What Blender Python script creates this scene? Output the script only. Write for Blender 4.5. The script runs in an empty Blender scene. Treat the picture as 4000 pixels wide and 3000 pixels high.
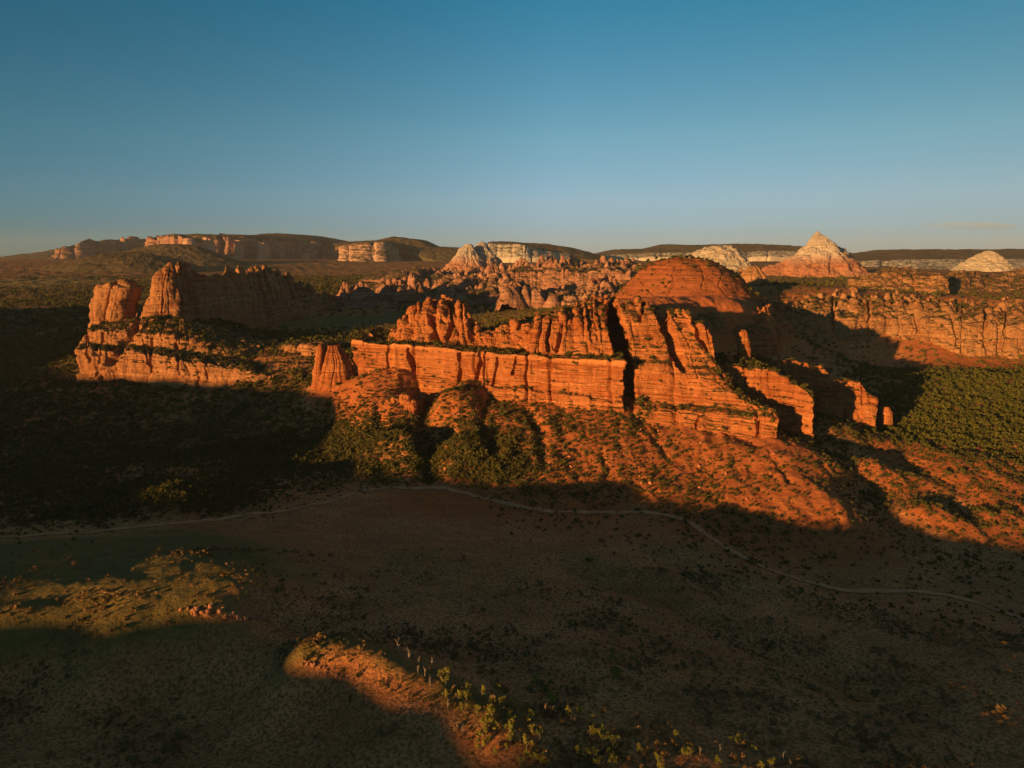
import bpy, math, random
import numpy as np

# ------------------------------------------------------------------ camera, sky, sun, exposure
CAM_Z, PITCH, F = 200.0, math.radians(10.2), 711.0          # metres, radians, focal length in pixels of a 1024 frame
SUN_EL, SUN_AZ = math.radians(6.0), math.radians(43.0)        # shadows run 43 degrees right of the view
scene = bpy.context.scene
cam_data = bpy.data.cameras.new("camera")
cam_data.sensor_width, cam_data.lens = 36.0, 36.0 * F / 1024.0
cam_data.clip_start, cam_data.clip_end = 1.0, 200000.0
cam = bpy.data.objects.new("camera", cam_data)
scene.collection.objects.link(cam)
cam.location = (0, 0, CAM_Z)
cam.rotation_euler = (math.radians(90) - PITCH, 0, 0)
scene.camera = cam

world = bpy.data.worlds.new("World")
scene.world = world
world.use_nodes = True
wn = world.node_tree
bg = wn.nodes["Background"]
sky = wn.nodes.new("ShaderNodeTexSky")
sky.sky_type = 'NISHITA'
sky.sun_disc = False
sky.sun_elevation = SUN_EL
sky.sun_rotation = math.pi + SUN_AZ
sky.altitude = 1800
sky.air_density, sky.dust_density, sky.ozone_density = 0.85, 0.3, 2.6
tint = wn.nodes.new("ShaderNodeMix")            # film-like teal cast of the whole sky
tint.data_type, tint.blend_type = 'RGBA', 'MULTIPLY'
tint.inputs[0].default_value = 1.0
tint.inputs[7].default_value = (1.0, 1.16, 0.98, 1)
wn.links.new(sky.outputs[0], tint.inputs[6])
wtc = wn.nodes.new("ShaderNodeTexCoord"); wsep = wn.nodes.new("ShaderNodeSeparateXYZ")
wn.links.new(wtc.outputs['Generated'], wsep.inputs[0])
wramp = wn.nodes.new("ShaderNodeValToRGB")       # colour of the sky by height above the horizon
for k_, (p_, c_) in enumerate([(0.0, (.42, .335, .48)), (.03, (.51, .395, .51)), (.075, (.73, .515, .55)), (.15, (.70, .62, .565)), (.31, (.25, .62, .60)), (.62, (.78, .62, .50))]):  # last stop: unseen upper sky, warmed and brightened as added fill for shaded ground
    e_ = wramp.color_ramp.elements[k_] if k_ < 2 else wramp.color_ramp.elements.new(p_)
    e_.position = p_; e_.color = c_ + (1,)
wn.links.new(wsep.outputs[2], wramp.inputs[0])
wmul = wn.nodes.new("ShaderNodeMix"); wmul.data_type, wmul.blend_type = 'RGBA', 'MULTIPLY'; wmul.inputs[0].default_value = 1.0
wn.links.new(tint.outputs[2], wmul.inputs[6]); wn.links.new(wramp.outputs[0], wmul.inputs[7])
waz = wn.nodes.new("ShaderNodeMath"); waz.operation = 'MULTIPLY_ADD'      # a little deeper to the left and far right
waz.inputs[1].default_value, waz.inputs[2].default_value = .5, .5
wn.links.new(wsep.outputs[0], waz.inputs[0])
wsc = wn.nodes.new("ShaderNodeValToRGB")
for k_, (p_, c_) in enumerate([(.20, (.38, .66, .70)), (.53, (1, 1, 1)), (.78, (.86, .80, .74))]):
    e_ = wsc.color_ramp.elements[k_] if k_ < 2 else wsc.color_ramp.elements.new(p_)
    e_.position = p_; e_.color = c_ + (1,)
wn.links.new(waz.outputs[0], wsc.inputs[0])
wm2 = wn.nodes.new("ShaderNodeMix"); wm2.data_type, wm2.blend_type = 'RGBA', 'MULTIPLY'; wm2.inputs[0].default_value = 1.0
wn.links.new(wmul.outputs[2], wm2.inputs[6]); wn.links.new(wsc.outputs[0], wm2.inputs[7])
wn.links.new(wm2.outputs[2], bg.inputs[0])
bg.inputs[1].default_value = 0.124

sun_data = bpy.data.lights.new("sun", 'SUN')
sun_data.energy, sun_data.angle, sun_data.color = 5.0, math.radians(0.5), (1.0, 0.545, 0.185)
sun = bpy.data.objects.new("sun", sun_data)
scene.collection.objects.link(sun)
sun.rotation_euler = (math.radians(90) - SUN_EL, 0, -SUN_AZ)   # lamp looks along its -Z: away from the sun, to the right of +Y

scene.view_settings.view_transform = 'Standard'
scene.view_settings.look = 'None'
scene.view_settings.exposure = 0.75
scene.view_settings.gamma = 1.0
scene.cycles.max_bounces = 5
scene.cycles.diffuse_bounces = 3
scene.cycles.transparent_max_bounces = 6

# ------------------------------------------------------------------ numeric helpers
#NUM-BEGIN
rng = np.random.default_rng(11)
PERM = np.random.default_rng(5).permutation(256).astype(np.int32)
PERM = np.concatenate([PERM, PERM, PERM])
GRAD = np.random.default_rng(6).normal(size=(256, 3)).astype(np.float32)
GRAD /= np.linalg.norm(GRAD, axis=1)[:, None]

def pn(x, y, z):
    """gradient noise, about -1..1"""
    x = np.asarray(x, np.float64); y = np.asarray(y, np.float64); z = np.asarray(z, np.float64)
    x, y, z = np.broadcast_arrays(x, y, z)
    xi, yi, zi = np.floor(x), np.floor(y), np.floor(z)
    fx, fy, fz = (x - xi).astype(np.float32), (y - yi).astype(np.float32), (z - zi).astype(np.float32)
    X, Y, Z = xi.astype(np.int64) & 255, yi.astype(np.int64) & 255, zi.astype(np.int64) & 255
    w = [t * t * t * (t * (t * 6 - 15) + 10) for t in (fx, fy, fz)]
    out = np.zeros(x.shape, np.float32)
    for dx in (0, 1):
        a = PERM[X + dx]
        wx = w[0] if dx else 1 - w[0]
        for dy in (0, 1):
            b = PERM[a + Y + dy]
            wy = w[1] if dy else 1 - w[1]
            for dz in (0, 1):
                g = GRAD[PERM[b + Z + dz]]
                wz = w[2] if dz else 1 - w[2]
                out += wx * wy * wz * (g[..., 0] * (fx - dx) + g[..., 1] * (fy - dy) + g[..., 2] * (fz - dz))
    return out * 1.5

def fbm(x, y, z, octaves=4, gain=0.5, ridged=False):
    s, a, t = 0.0, 1.0, 0.0
    for o in range(octaves):
        n = pn(x + o * 17.3, y - o * 9.1, z + o * 5.7)
        s = s + a * ((1 - 2 * np.abs(n)) if ridged else n)
        t += a
        a *= gain
        x, y, z = x * 2.03, y * 2.03, z * 2.03
    return s / t

def ray(u, v):
    k = (384.0 - np.asarray(v, float)) / F
    yc = math.cos(PITCH) + k * math.sin(PITCH)
    zc = -math.sin(PITCH) + k * math.cos(PITCH)
    return (np.asarray(u, float) - 512.0) / F / yc, zc / yc     # x and z gained per metre of depth

def at(u, v, d):
    """a traced outline point, given its own distance d (metres along the view)"""
    rx, rz = ray(u, v)
    return np.stack([rx * d, np.asarray(d, float) + 0 * rx, CAM_Z + rz * d], -1)

def pix(P):
    """where a world point falls in the 1024 frame (for checks and for planting)"""
    y, z = P[..., 1], P[..., 2] - CAM_Z
    c = y * math.cos(PITCH) - z * math.sin(PITCH)
    return 512 + F * P[..., 0] / c, 384 - F * (y * math.sin(PITCH) + z * math.cos(PITCH)) / c

# ------------------------------------------------------------------ the lie of the land
# picture u, v, distance, red soil 0..1, shrub density 0..1, grass 0..1
G = np.array([
 # near hillside
 (-150,768,215,.0,.3,.2),(0,768,215,.1,.3,.2),(256,768,215,.1,.3,.2),(512,768,206,.2,.6,.1),(768,768,210,.2,.7,.1),(1024,768,222,.1,.5,.1),(1200,768,222,.1,.5,.1),
 (0,700,265,.1,.3,.2),(150,700,262,.1,.3,.2),(250,690,261,.1,.3,.2),
 (300,655,259,.08,.4,.55),(340,648,263,.08,.5,.55),(380,665,252,.08,.5,.55),(440,690,239,.08,.6,.55),(500,720,223,.08,.7,.55),(560,750,217,.3,.9,.1),
 (318,690,250,.2,.3,.1),(370,715,233,.2,.3,.1),(430,740,219,.2,.3,.1),
 (420,645,290,.1,.4,.1),(500,680,264,.1,.4,.1),(600,720,234,.1,.5,.1),
 (604,652,285,.5,.5,.1),(640,640,308,.1,.3,.2),(700,660,295,.1,.4,.1),(700,720,241,.1,.6,.1),(800,650,307,.1,.4,.1),(900,680,277,.1,.4,.1),(1024,690,276,.1,.4,.1),
 (0,620,291,.12,.4,.8),(100,628,284,.15,.4,.7),(200,620,292,.12,.4,.6),(240,622,292,.15,.3,.5),(278,628,305,.5,.4,.3),
 (0,575,338,.2,.1,1.),(100,570,344,.2,.1,1.),(200,557,358,.2,.2,.8),(260,580,328,.2,.3,.5),(40,550,374,.2,.2,.9),(100,548,378,.2,.2,.8),
 (330,600,345,.1,.2,.3),(420,600,352,.1,.2,.3),(520,600,357,.1,.2,.3),(620,600,362,.1,.3,.2),(760,620,342,.1,.4,.2),(900,640,322,.1,.4,.2),(1024,640,326,.1,.4,.2),
 (330,550,420,.1,.2,.4),(430,550,425,.1,.2,.4),(540,555,425,.15,.2,.3),(640,560,428,.15,.3,.2),(740,590,389,.1,.4,.2),
 # road corridor
 (0,535,440,.2,.4,.3),(100,530,458,.2,.4,.3),(200,520,493,.3,.3,.3),(300,508,530,.3,.3,.2),(425,486,590,.6,.3,.1),(470,492,572,.8,.3,.1),
 (500,507,535,.7,.4,.1),(560,508,540,.7,.4,.1),(616,506,545,.7,.4,.1),(640,507,540,.6,.4,.1),(700,545,456,.5,.4,.1),(760,577,405,.3,.4,.1),(850,592,410,.3,.3,.1),(950,597,402,.3,.3,.1),(1024,618,383,.3,.3,.1),
 # hummock and dark left valley
 (140,500,508,.1,1.,.0),(175,490,519,.1,1.,.0),(205,505,512,.1,.9,.0),(90,515,488,.1,.8,.1),
 (180,470,640,.2,.5,.1),(50,475,625,.1,.8,.0),(250,478,615,.1,.7,.0),
 (0,400,925,.1,.9,.0),(100,410,872,.1,.9,.0),(200,420,825,.1,.9,.0),(50,450,713,.1,.9,.0),(200,450,721,.1,.9,.0),(300,440,743,.1,.9,.0),(0,500,552,.1,.7,.1),(300,480,610,.1,.6,.1),(-150,450,713,.1,.9,.0),
 (360,480,605,.2,.7,.0),
 # foot of the main slope
 (662,505,543,.9,.5,.1),(709,520,512,.9,.5,.1),(768,527,500,.9,.5,.1),(812,534,489,.9,.4,.1),(870,533,501,.8,.4,.1),
 (800,470,572,1,.4,.0),(830,500,529,1,.4,.0),
 (406,384,780,.9,.5,.0),(457,391,762,.9,.6,.0),(494,399,743,.9,.6,.0),(540,406,725,.9,.6,.0),(581,414,706,.9,.6,.0),(625,418,693,.9,.6,.0),(648,424,686,1,.5,.0),(697,430,666,1,.4,.0),(757,441,634,1,.3,.0),(778,442,628,1,.3,.0),
 (560,455,632,.9,.6,.0),(640,460,618,1,.5,.0),(720,475,582,1,.5,.0),(505,450,645,.8,.8,.0),
 (440,405,735,.8,.8,.0),(460,440,660,.7,.9,.0),(480,478,594,.6,.9,.0),
 (428,420,752,.5,.8,.0),(430,450,682,.4,.9,.0),(430,472,622,.4,.9,.0),
 (350,400,760,.9,.6,.0),(405,408,735,.9,.6,.0),(410,440,660,.5,.9,.0),(350,440,685,.3,1.,.0),(310,458,662,.2,1.,.0),(385,465,630,.2,1.,.0),
 # right: ravines and ridges
 (815,455,652,.3,.6,.0),(850,487,588,.3,.6,.0),(900,522,536,.2,.5,.0),(930,545,499,.2,.4,.1),(1000,570,461,.2,.4,.1),(960,560,470,.2,.4,.1),
 (814,440,655,.8,.6,.0),(833,457,621,.8,.6,.0),(859,482,586,.8,.6,.0),
 (850,450,676,.3,.6,.0),(854,468,648,.3,.6,.0),
 (848,425,735,.7,.6,.0),(869,466,625,1,.6,.0),(884,482,600,1,.6,.0),(924,513,538,.8,.5,.0),
 (900,470,652,.5,.4,.0),(935,502,566,.4,.5,.0),(972,522,546,.3,.5,.0),
 (884,446,690,.9,.5,.0),(947,463,640,.9,.5,.0),(1024,478,605,.9,.5,.0),(1024,522,518,.9,.5,.0),(965,506,550,.9,.5,.0),(1150,500,575,.9,.5,.0),
 (940,420,790,.2,1.,.0),(1024,430,745,.2,1.,.0),(1024,400,880,.3,1.,.0),(930,400,880,.2,1.,.0),(1000,375,1030,.7,.7,.0),(960,354,1225,.8,.6,.0),(1024,357,1200,.8,.6,.0),(1200,380,1000,.5,.8,.0),
 (830,400,900,.2,.6,.0),(760,380,960,.3,.5,.0),(820,354,1215,.4,.5,.0),(890,356,1215,.5,.5,.0),(880,428,770,.2,.9,.0),
 # plateau beyond the canyon
 (780,300,1345,.7,.5,.0),(860,299,1360,.6,.7,.0),(1000,306,1330,.6,.6,.0),(900,297,1700,.7,.5,.0),(1000,300,1720,.7,.5,.0),(800,285,1750,.4,.8,.0),(1200,300,1500,.6,.6,.0),
 (690,309,1010,1,.12,.0),(738,309,1045,1,.15,.0),(650,303,1000,1,.12,.0),(690,300,1150,1,.1,.0),(745,300,1180,1,.15,.0),(600,330,900,.7,.4,.0),
 (500,305,1750,.6,.6,.2),(560,308,1500,.4,.5,.5),(600,300,1700,.7,.5,.1),(480,290,2200,.7,.6,.1),(560,285,2300,.8,.5,.1),(400,300,1900,.4,.7,.1),(350,297,2000,.4,.7,.1),
 (300,325,1350,.1,.2,.7),(400,320,1450,.1,.2,.7),(460,312,1600,.2,.4,.5),(350,338,1130,.1,.9,.1),(240,340,1100,.1,1.,.0),(256,350,985,.3,.9,.0),(450,335,1100,.2,.8,.1),
 (260,370,890,.5,.5,.0),(330,378,840,.5,.8,.0),(300,392,800,.3,.9,.0),(320,386,800,.7,.6,.0),
 (80,385,930,.3,.9,.0),(130,380,930,.3,.9,.0),(200,384,885,.3,.9,.0),(240,388,850,.3,.9,.0),
 (0,330,1400,.1,1.,.0),(60,330,1300,.1,1.,.0),(0,360,1100,.1,1.,.0),(40,380,980,.1,1.,.0),(0,300,2000,.1,.8,.2),(90,290,2300,.1,.9,.1),(20,284,2600,.1,.1,.9),(0,272,3300,.2,.7,.2),(60,265,4000,.2,.7,.1),(-200,300,2000,.1,.8,.1),
 (200,262,4600,.2,.8,.1),(300,262,5000,.2,.8,.1),(300,276,3500,.2,.8,.1),(350,268,4500,.2,.8,.1),(420,265,4500,.2,.8,.1),(420,276,3200,.3,.8,.1),(520,270,3800,.5,.6,.1),(600,262,5500,.3,.7,.1),(700,262,5500,.3,.7,.1),
 (800,281,2600,.4,.8,.1),(900,271,3600,.4,.7,.1),(1000,273,3400,.4,.7,.1),(880,269,5000,.3,.7,.1),(950,269,4800,.3,.7,.1),(1024,269,4800,.3,.7,.1),(1150,269,4800,.3,.7,.1),(500,260,8000,.3,.7,.1),(100,258,9000,.3,.7,.1),
])
GP = at(G[:, 0], G[:, 1], G[:, 2])
EXTRA = []           # ground outside the picture: azimuth (deg), range, height
for a in (-180, -135, -100, -75, 75, 100, 135, 180):
    EXTRA += [(a, 60, 26), (a, 260, 24), (a, 900, 22), (a, 4000, 90), (a, 16000, 150)]
for a in (-60, -30, 0, 30, 60):
    EXTRA += [(a, 60, 30), (a, 130, 32), (a, 16000, 175)]
EX = np.array(EXTRA, float)
q_pts = np.concatenate([np.stack([np.arctan2(GP[:, 0], GP[:, 1]), np.log(np.hypot(GP[:, 0], GP[:, 1]))], 1),
                        np.stack([np.radians(EX[:, 0]), np.log(EX[:, 1])], 1)])
q_val = np.concatenate([np.column_stack([GP[:, 2], G[:, 3:6]]),
                        np.column_stack([EX[:, 2], np.tile((.2, .5, .2), (len(EX), 1))])])
def kern(a, b, c):
    d2 = ((a[:, None, :] - b[None, :, :]) ** 2).sum(-1)
    return np.sqrt(d2 + c * c)
CQ = 0.02
A_ = kern(q_pts, q_pts, CQ)
A_[np.diag_indices(len(A_))] += 0.004
n_ = len(q_pts)
M_ = np.block([[A_, np.ones((n_, 1))], [np.ones((1, n_)), np.zeros((1, 1))]])
W_ = np.linalg.solve(M_, np.concatenate([q_val, np.zeros((1, 4))]))
TH = np.concatenate([np.linspace(-math.pi, -0.9, 60)[:-1], np.linspace(-0.9, 0.9, 500), np.linspace(0.9, math.pi, 60)[1:]])
LR = np.linspace(math.log(40), math.log(17000), 420)
tt, ll = np.meshgrid(TH, LR, indexing='ij')
qq = np.stack([tt.ravel(), ll.ravel()], 1)
FIELD = np.concatenate([kern(c, q_pts, CQ) @ W_[:-1] + W_[-1] for c in np.array_split(qq, 60)]).reshape(len(TH), len(LR), 4)
FIELD[..., 1:] = np.clip(FIELD[..., 1:], 0, 1)

def field(x, y):
    th = np.arctan2(x, y); lr = np.log(np.maximum(np.hypot(x, y), 41.0))
    ti = np.clip(np.searchsorted(TH, th) - 1, 0, len(TH) - 2)
    ft = np.clip((th - TH[ti]) / (TH[ti + 1] - TH[ti]), 0, 1)[..., None]
    fl = np.clip((lr - LR[0]) / (LR[1] - LR[0]), 0, len(LR) - 1.001)
    li = fl.astype(int); fl = (fl - li)[..., None]
    return ((FIELD[ti, li] * (1 - ft) + FIELD[ti + 1, li] * ft) * (1 - fl)
            + (FIELD[ti, li + 1] * (1 - ft) + FIELD[ti + 1, li + 1] * ft) * fl)

# the evening shadow: a long hill behind and left of the viewer; its crest height along the hill (metres)
SX, SY = math.sin(SUN_AZ), math.cos(SUN_AZ)
HILL_T = 760.0
CREST = np.array([(-2600, 120), (-1900, 232), (-1400, 225), (-1290, 190), (-1218, 149), (-1092, 147), (-1017, 152), (-934, 160), (-788, 166), (-684, 173), (-655, 161), (-634, 144), (-608, 132),
                  (-560, 122), (-535, 121.5), (-510, 122.5), (-484, 125.5), (-443, 128.5), (-415, 129.5), (-371, 126.5), (-345, 126), (-318, 130), (-281, 135), (-240, 135), (-221, 132.5), (-193, 133), (-171, 133.6), (-147, 132.6), (-125, 131.4), (-100, 131.8), (-60, 136), (400, 138), (900, 138)], float)

GULLIES = [(at(*np.array(l, float).T)[:, :2], w, d) for l, w, d in (
    ([(424,388,775),(427,405,745),(425,425,715),(430,445,682),(428,462,645),(434,484,590)], 14, 11), ([(524,404,735),(529,418,712),(541,436,680),(539,455,640),(551,472,600)], 7, 5),
    ([(478,398,750),(484,412,725),(480,430,692),(492,450,655),(489,476,605)], 8, 5), ([(655,430,676),(660,446,640),(671,462,612)], 5, 3.6), ([(600,450,640),(606,468,604),(603,488,565)], 5, 2.8), ([(378,412,725),(382,430,692),(372,446,670)], 9, 6), ([(768,455,612),(778,478,574),(800,498,540)], 4, 2.4),
    ([(520,556,432),(580,566,412),(650,590,386),(720,625,340),(800,665,301),(900,715,262),(1000,760,232)], 24, 8), ([(640,540,460),(700,572,408),(735,612,352)], 14, 4))]

def gz(x, y, f=None):
    """ground height"""
    x = np.asarray(x, float); y = np.asarray(y, float)
    f = field(x, y) if f is None else f
    r = np.hypot(x, y)
    z = f[..., 0].copy()
    red, veg = f[..., 1], f[..., 2]
    amp = np.clip(r / 600.0, 0.35, 6.0)
    sc = np.clip(r / 600.0, 0.7, 5.0)
    z += amp * 1.6 * fbm(x / 60.0, y / 60.0, 0 * x + 3.3, 4) * np.clip((r - 60) / 200, 0.2, 1)
    mid = np.clip((r - 430) / 120, 0, 1) * np.clip((1500 - r) / 300, 0, 1)
    gx = x + 16 * pn(x / 55.0, y / 55.0, 0 * x + 3.0) + 5 * pn(x / 17.0, y / 17.0, 0 * x + 6.0)
    z += mid * (0.3 + 1.0 * red) * (3.4 * fbm(gx / 34.0, y / 110.0, 0 * x + 8.1, 2, 0.5, True) + 1.1 * fbm(gx / 13.0, y / 26.0, 0 * x + 1.1, 3, .55, True) + .55 * fbm(x / 6.0, y / 6.0, 0 * x + 1.9, 3, .6))
    z += 1.5 * np.clip((r - 100) / 100, 0, 1) * np.clip((470 - r) / 60, 0, 1) * fbm(x / 26.0 + 5, y / 26.0, 0 * x + 2.7, 4, .55) - 2.2 * np.clip((r - 270) / 60, 0, 1) * np.clip((480 - r) / 60, 0, 1) * np.clip(fbm(x / 70.0 + 2, y / 48.0, 0 * x + 6.6, 3, .5, True) - .1, 0, 1)
    z += 0.5 * np.clip((r - 60) / 100, 0, 1) * fbm(x / 9.0, y / 9.0, 0 * x + 1.7, 3)
    z -= mid * (0.3 + 1.0 * red) * 2.0
    box = (np.abs(x) < 420) & (y > 190) & (y < 800)
    if box.any():
        xb, yb = x[box], y[box]
        wx = xb + 5 * pn(xb / 14.0, yb / 14.0, 0 * xb + 9.0); wy = yb + 5 * pn(xb / 14.0, yb / 14.0, 0 * xb + 4.0)
        cut = np.zeros(xb.shape)
        for line, w, dep in GULLIES:
            best = np.full(xb.shape, 1e9); along = np.zeros(xb.shape); n = len(line) - 1
            for k in range(n):
                a, b = line[k], line[k + 1]; e = b - a
                tt = np.clip(((wx - a[0]) * e[0] + (wy - a[1]) * e[1]) / (e @ e), 0, 1)
                dd = np.hypot(wx - a[0] - tt * e[0], wy - a[1] - tt * e[1])
                m = dd < best; best = np.where(m, dd, best); along = np.where(m, (k + tt) / n, along)
            cut = np.maximum(cut, dep * np.clip(1 - best / w, 0, 1) ** .9 * np.clip(np.minimum(along * 5 + .15, (1 - along) * 4 + .1), 0, 1))
        z[box] -= cut
    # the hill
    t = -(x * SX + y * SY)
    l = x * SY - y * SX
    c = np.interp(l, CREST[:, 0], CREST[:, 1]) + 2.2 * pn(l / 45.0, 0 * l + 2.2, 0 * l) + 3.2 * pn(l / 15.0, 0 * l + 7.2, 0 * l) + 2.5 * pn(l / 5.0, 0 * l + 1.2, 0 * l)
    b = np.exp(-np.abs((t - HILL_T) / 230.0) ** 2.2)
    z = z + b * (c - z)
    return z

def hit(u, v, far=3000.0):
    """the ground point seen at a picture position"""
    u = np.atleast_1d(np.asarray(u, float)); v = np.atleast_1d(np.asarray(v, float))
    rx, rz = ray(u, v)
    ds = np.exp(np.linspace(math.log(150), math.log(far), 500))
    X = rx[:, None] * ds; Y = np.broadcast_to(ds, X.shape); Z = CAM_Z + rz[:, None] * ds
    below = Z < gz(X, Y)
    k = np.where(below.any(1), below.argmax(1), len(ds) - 1)
    d0, d1 = ds[np.maximum(k - 1, 0)], ds[k]
    for _ in range(12):
        m = (d0 + d1) / 2
        bl = CAM_Z + rz * m < gz(rx * m, m)
        d1 = np.where(bl, m, d1); d0 = np.where(bl, d0, m)
    return np.stack([rx * d1, d1, gz(rx * d1, d1)], -1)
#NUM-END

# ------------------------------------------------------------------ Blender helpers
COL = scene.collection

def mesh_from(name, verts, quads, mat, parent=None, tris=None, smooth=False, attrs=None):
    me = bpy.data.meshes.new(name)
    verts = np.asarray(verts, np.float32).reshape(-1, 3)
    faces = []
    if quads is not None and len(quads): faces.append((np.asarray(quads, np.int32), 4))
    if tris is not None and len(tris): faces.append((np.asarray(tris, np.int32), 3))
    nl = sum(f.size for f, _ in faces); nf = sum(len(f) for f, _ in faces)
    me.vertices.add(len(verts)); me.vertices.foreach_set('co', verts.ravel())
    me.loops.add(nl); me.loops.foreach_set('vertex_index', np.concatenate([f.ravel() for f, _ in faces]))
    starts, o = [], 0
    for f, k in faces:
        starts.append(o + np.arange(len(f)) * k); o += f.size
    me.polygons.add(nf); me.polygons.foreach_set('loop_start', np.concatenate(starts).astype(np.int32))
    if smooth: me.polygons.foreach_set('use_smooth', np.ones(nf, bool))
    for an, av in (attrs or {}).items():
        at_ = me.attributes.new(an, 'FLOAT', 'POINT'); at_.data.foreach_set('value', np.asarray(av, np.float32).ravel())
    me.update(calc_edges=True)
    if mat: me.materials.append(mat)
    o = bpy.data.objects.new(name, me); COL.objects.link(o)
    if parent: o.parent = parent
    return o

def grid_quads(ni, nj, closed=False):
    i = np.arange(ni if closed else ni - 1)[:, None]; j = np.arange(nj - 1)[None, :]
    i2 = (i + 1) % ni
    return np.stack([i * nj + j, i2 * nj + j, i2 * nj + j + 1, i * nj + j + 1], -1).reshape(-1, 4)

def tag(o, label=None, cat=None, group=None, kind=None):
    if label: o['label'] = label
    if cat: o['category'] = cat
    if group: o['group'] = group
    if kind: o['kind'] = kind
    return o

def empty(name, loc=(0, 0, 0)):
    o = bpy.data.objects.new(name, None); COL.objects.link(o); o.location = loc
    return o

# ------------------------------------------------------------------ materials
def new_mat(name):
    m = bpy.data.materials.new(name); m.use_nodes = True
    nt = m.node_tree; b = nt.nodes['Principled BSDF']
    b.inputs['Roughness'].default_value = 0.95
    b.inputs['Specular IOR Level'].default_value = 0.08
    return m, nt, b

class NT:
    def __init__(s, nt): s.nt = nt
    def n(s, t, **kw):
        o = s.nt.nodes.new(t)
        for k, v in kw.items(): setattr(o, k, v)
        return o
    def l(s, a, b): s.nt.links.new(a, b)
    def noise(s, vec, scale, detail=4, rough=0.55, dist=0.0):
        o = s.n('ShaderNodeTexNoise'); o.inputs['Scale'].default_value = scale; o.inputs['Detail'].default_value = detail
        o.inputs['Roughness'].default_value = rough; o.inputs['Distortion'].default_value = dist
        s.l(vec, o.inputs['Vector']); return o.outputs['Fac']
    def mapping(s, vec, scale):
        o = s.n('ShaderNodeMapping'); o.inputs['Scale'].default_value = scale; s.l(vec, o.inputs['Vector']); return o.outputs[0]
    def ramp(s, fac, stops, interp='LINEAR'):
        o = s.n('ShaderNodeValToRGB'); o.color_ramp.interpolation = interp
        e = o.color_ramp.elements
        while len(e) < len(stops): e.new(0.5)
        for k, (p, c) in enumerate(stops):
            e[k].position = p; e[k].color = (c if isinstance(c, tuple) else (c, c, c)) + (1,)
        s.l(fac, o.inputs['Fac']); return o.outputs['Color']
    def mix(s, fac, a, b, mode='MIX'):
        o = s.n('ShaderNodeMix', data_type='RGBA', blend_type=mode)
        for sock, val in ((o.inputs[0], fac), (o.inputs[6], a), (o.inputs[7], b)):
            if isinstance(val, (int, float)): sock.default_value = val
            elif isinstance(val, tuple): sock.default_value = val + (1,)
            else: s.l(val, sock)
        return o.outputs[2]
    def math(s, op, a, b=0.0, c=None):
        o = s.n('ShaderNodeMath', operation=op)
        for i, val in enumerate((a, b) if c is None else (a, b, c)):
            if isinstance(val, (int, float)): o.inputs[i].default_value = val
            else: s.l(val, o.inputs[i])
        return o.outputs[0]
    def attr(s, name):
        return s.n('ShaderNodeAttribute', attribute_name=name).outputs['Fac']
    def bump(s, h, strength, dist, b):
        o = s.n('ShaderNodeBump'); o.inputs['Strength'].default_value = strength; o.inputs['Distance'].default_value = dist
        s.l(h, o.inputs['Height']); s.l(o.outputs[0], b.inputs['Normal'])

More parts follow.
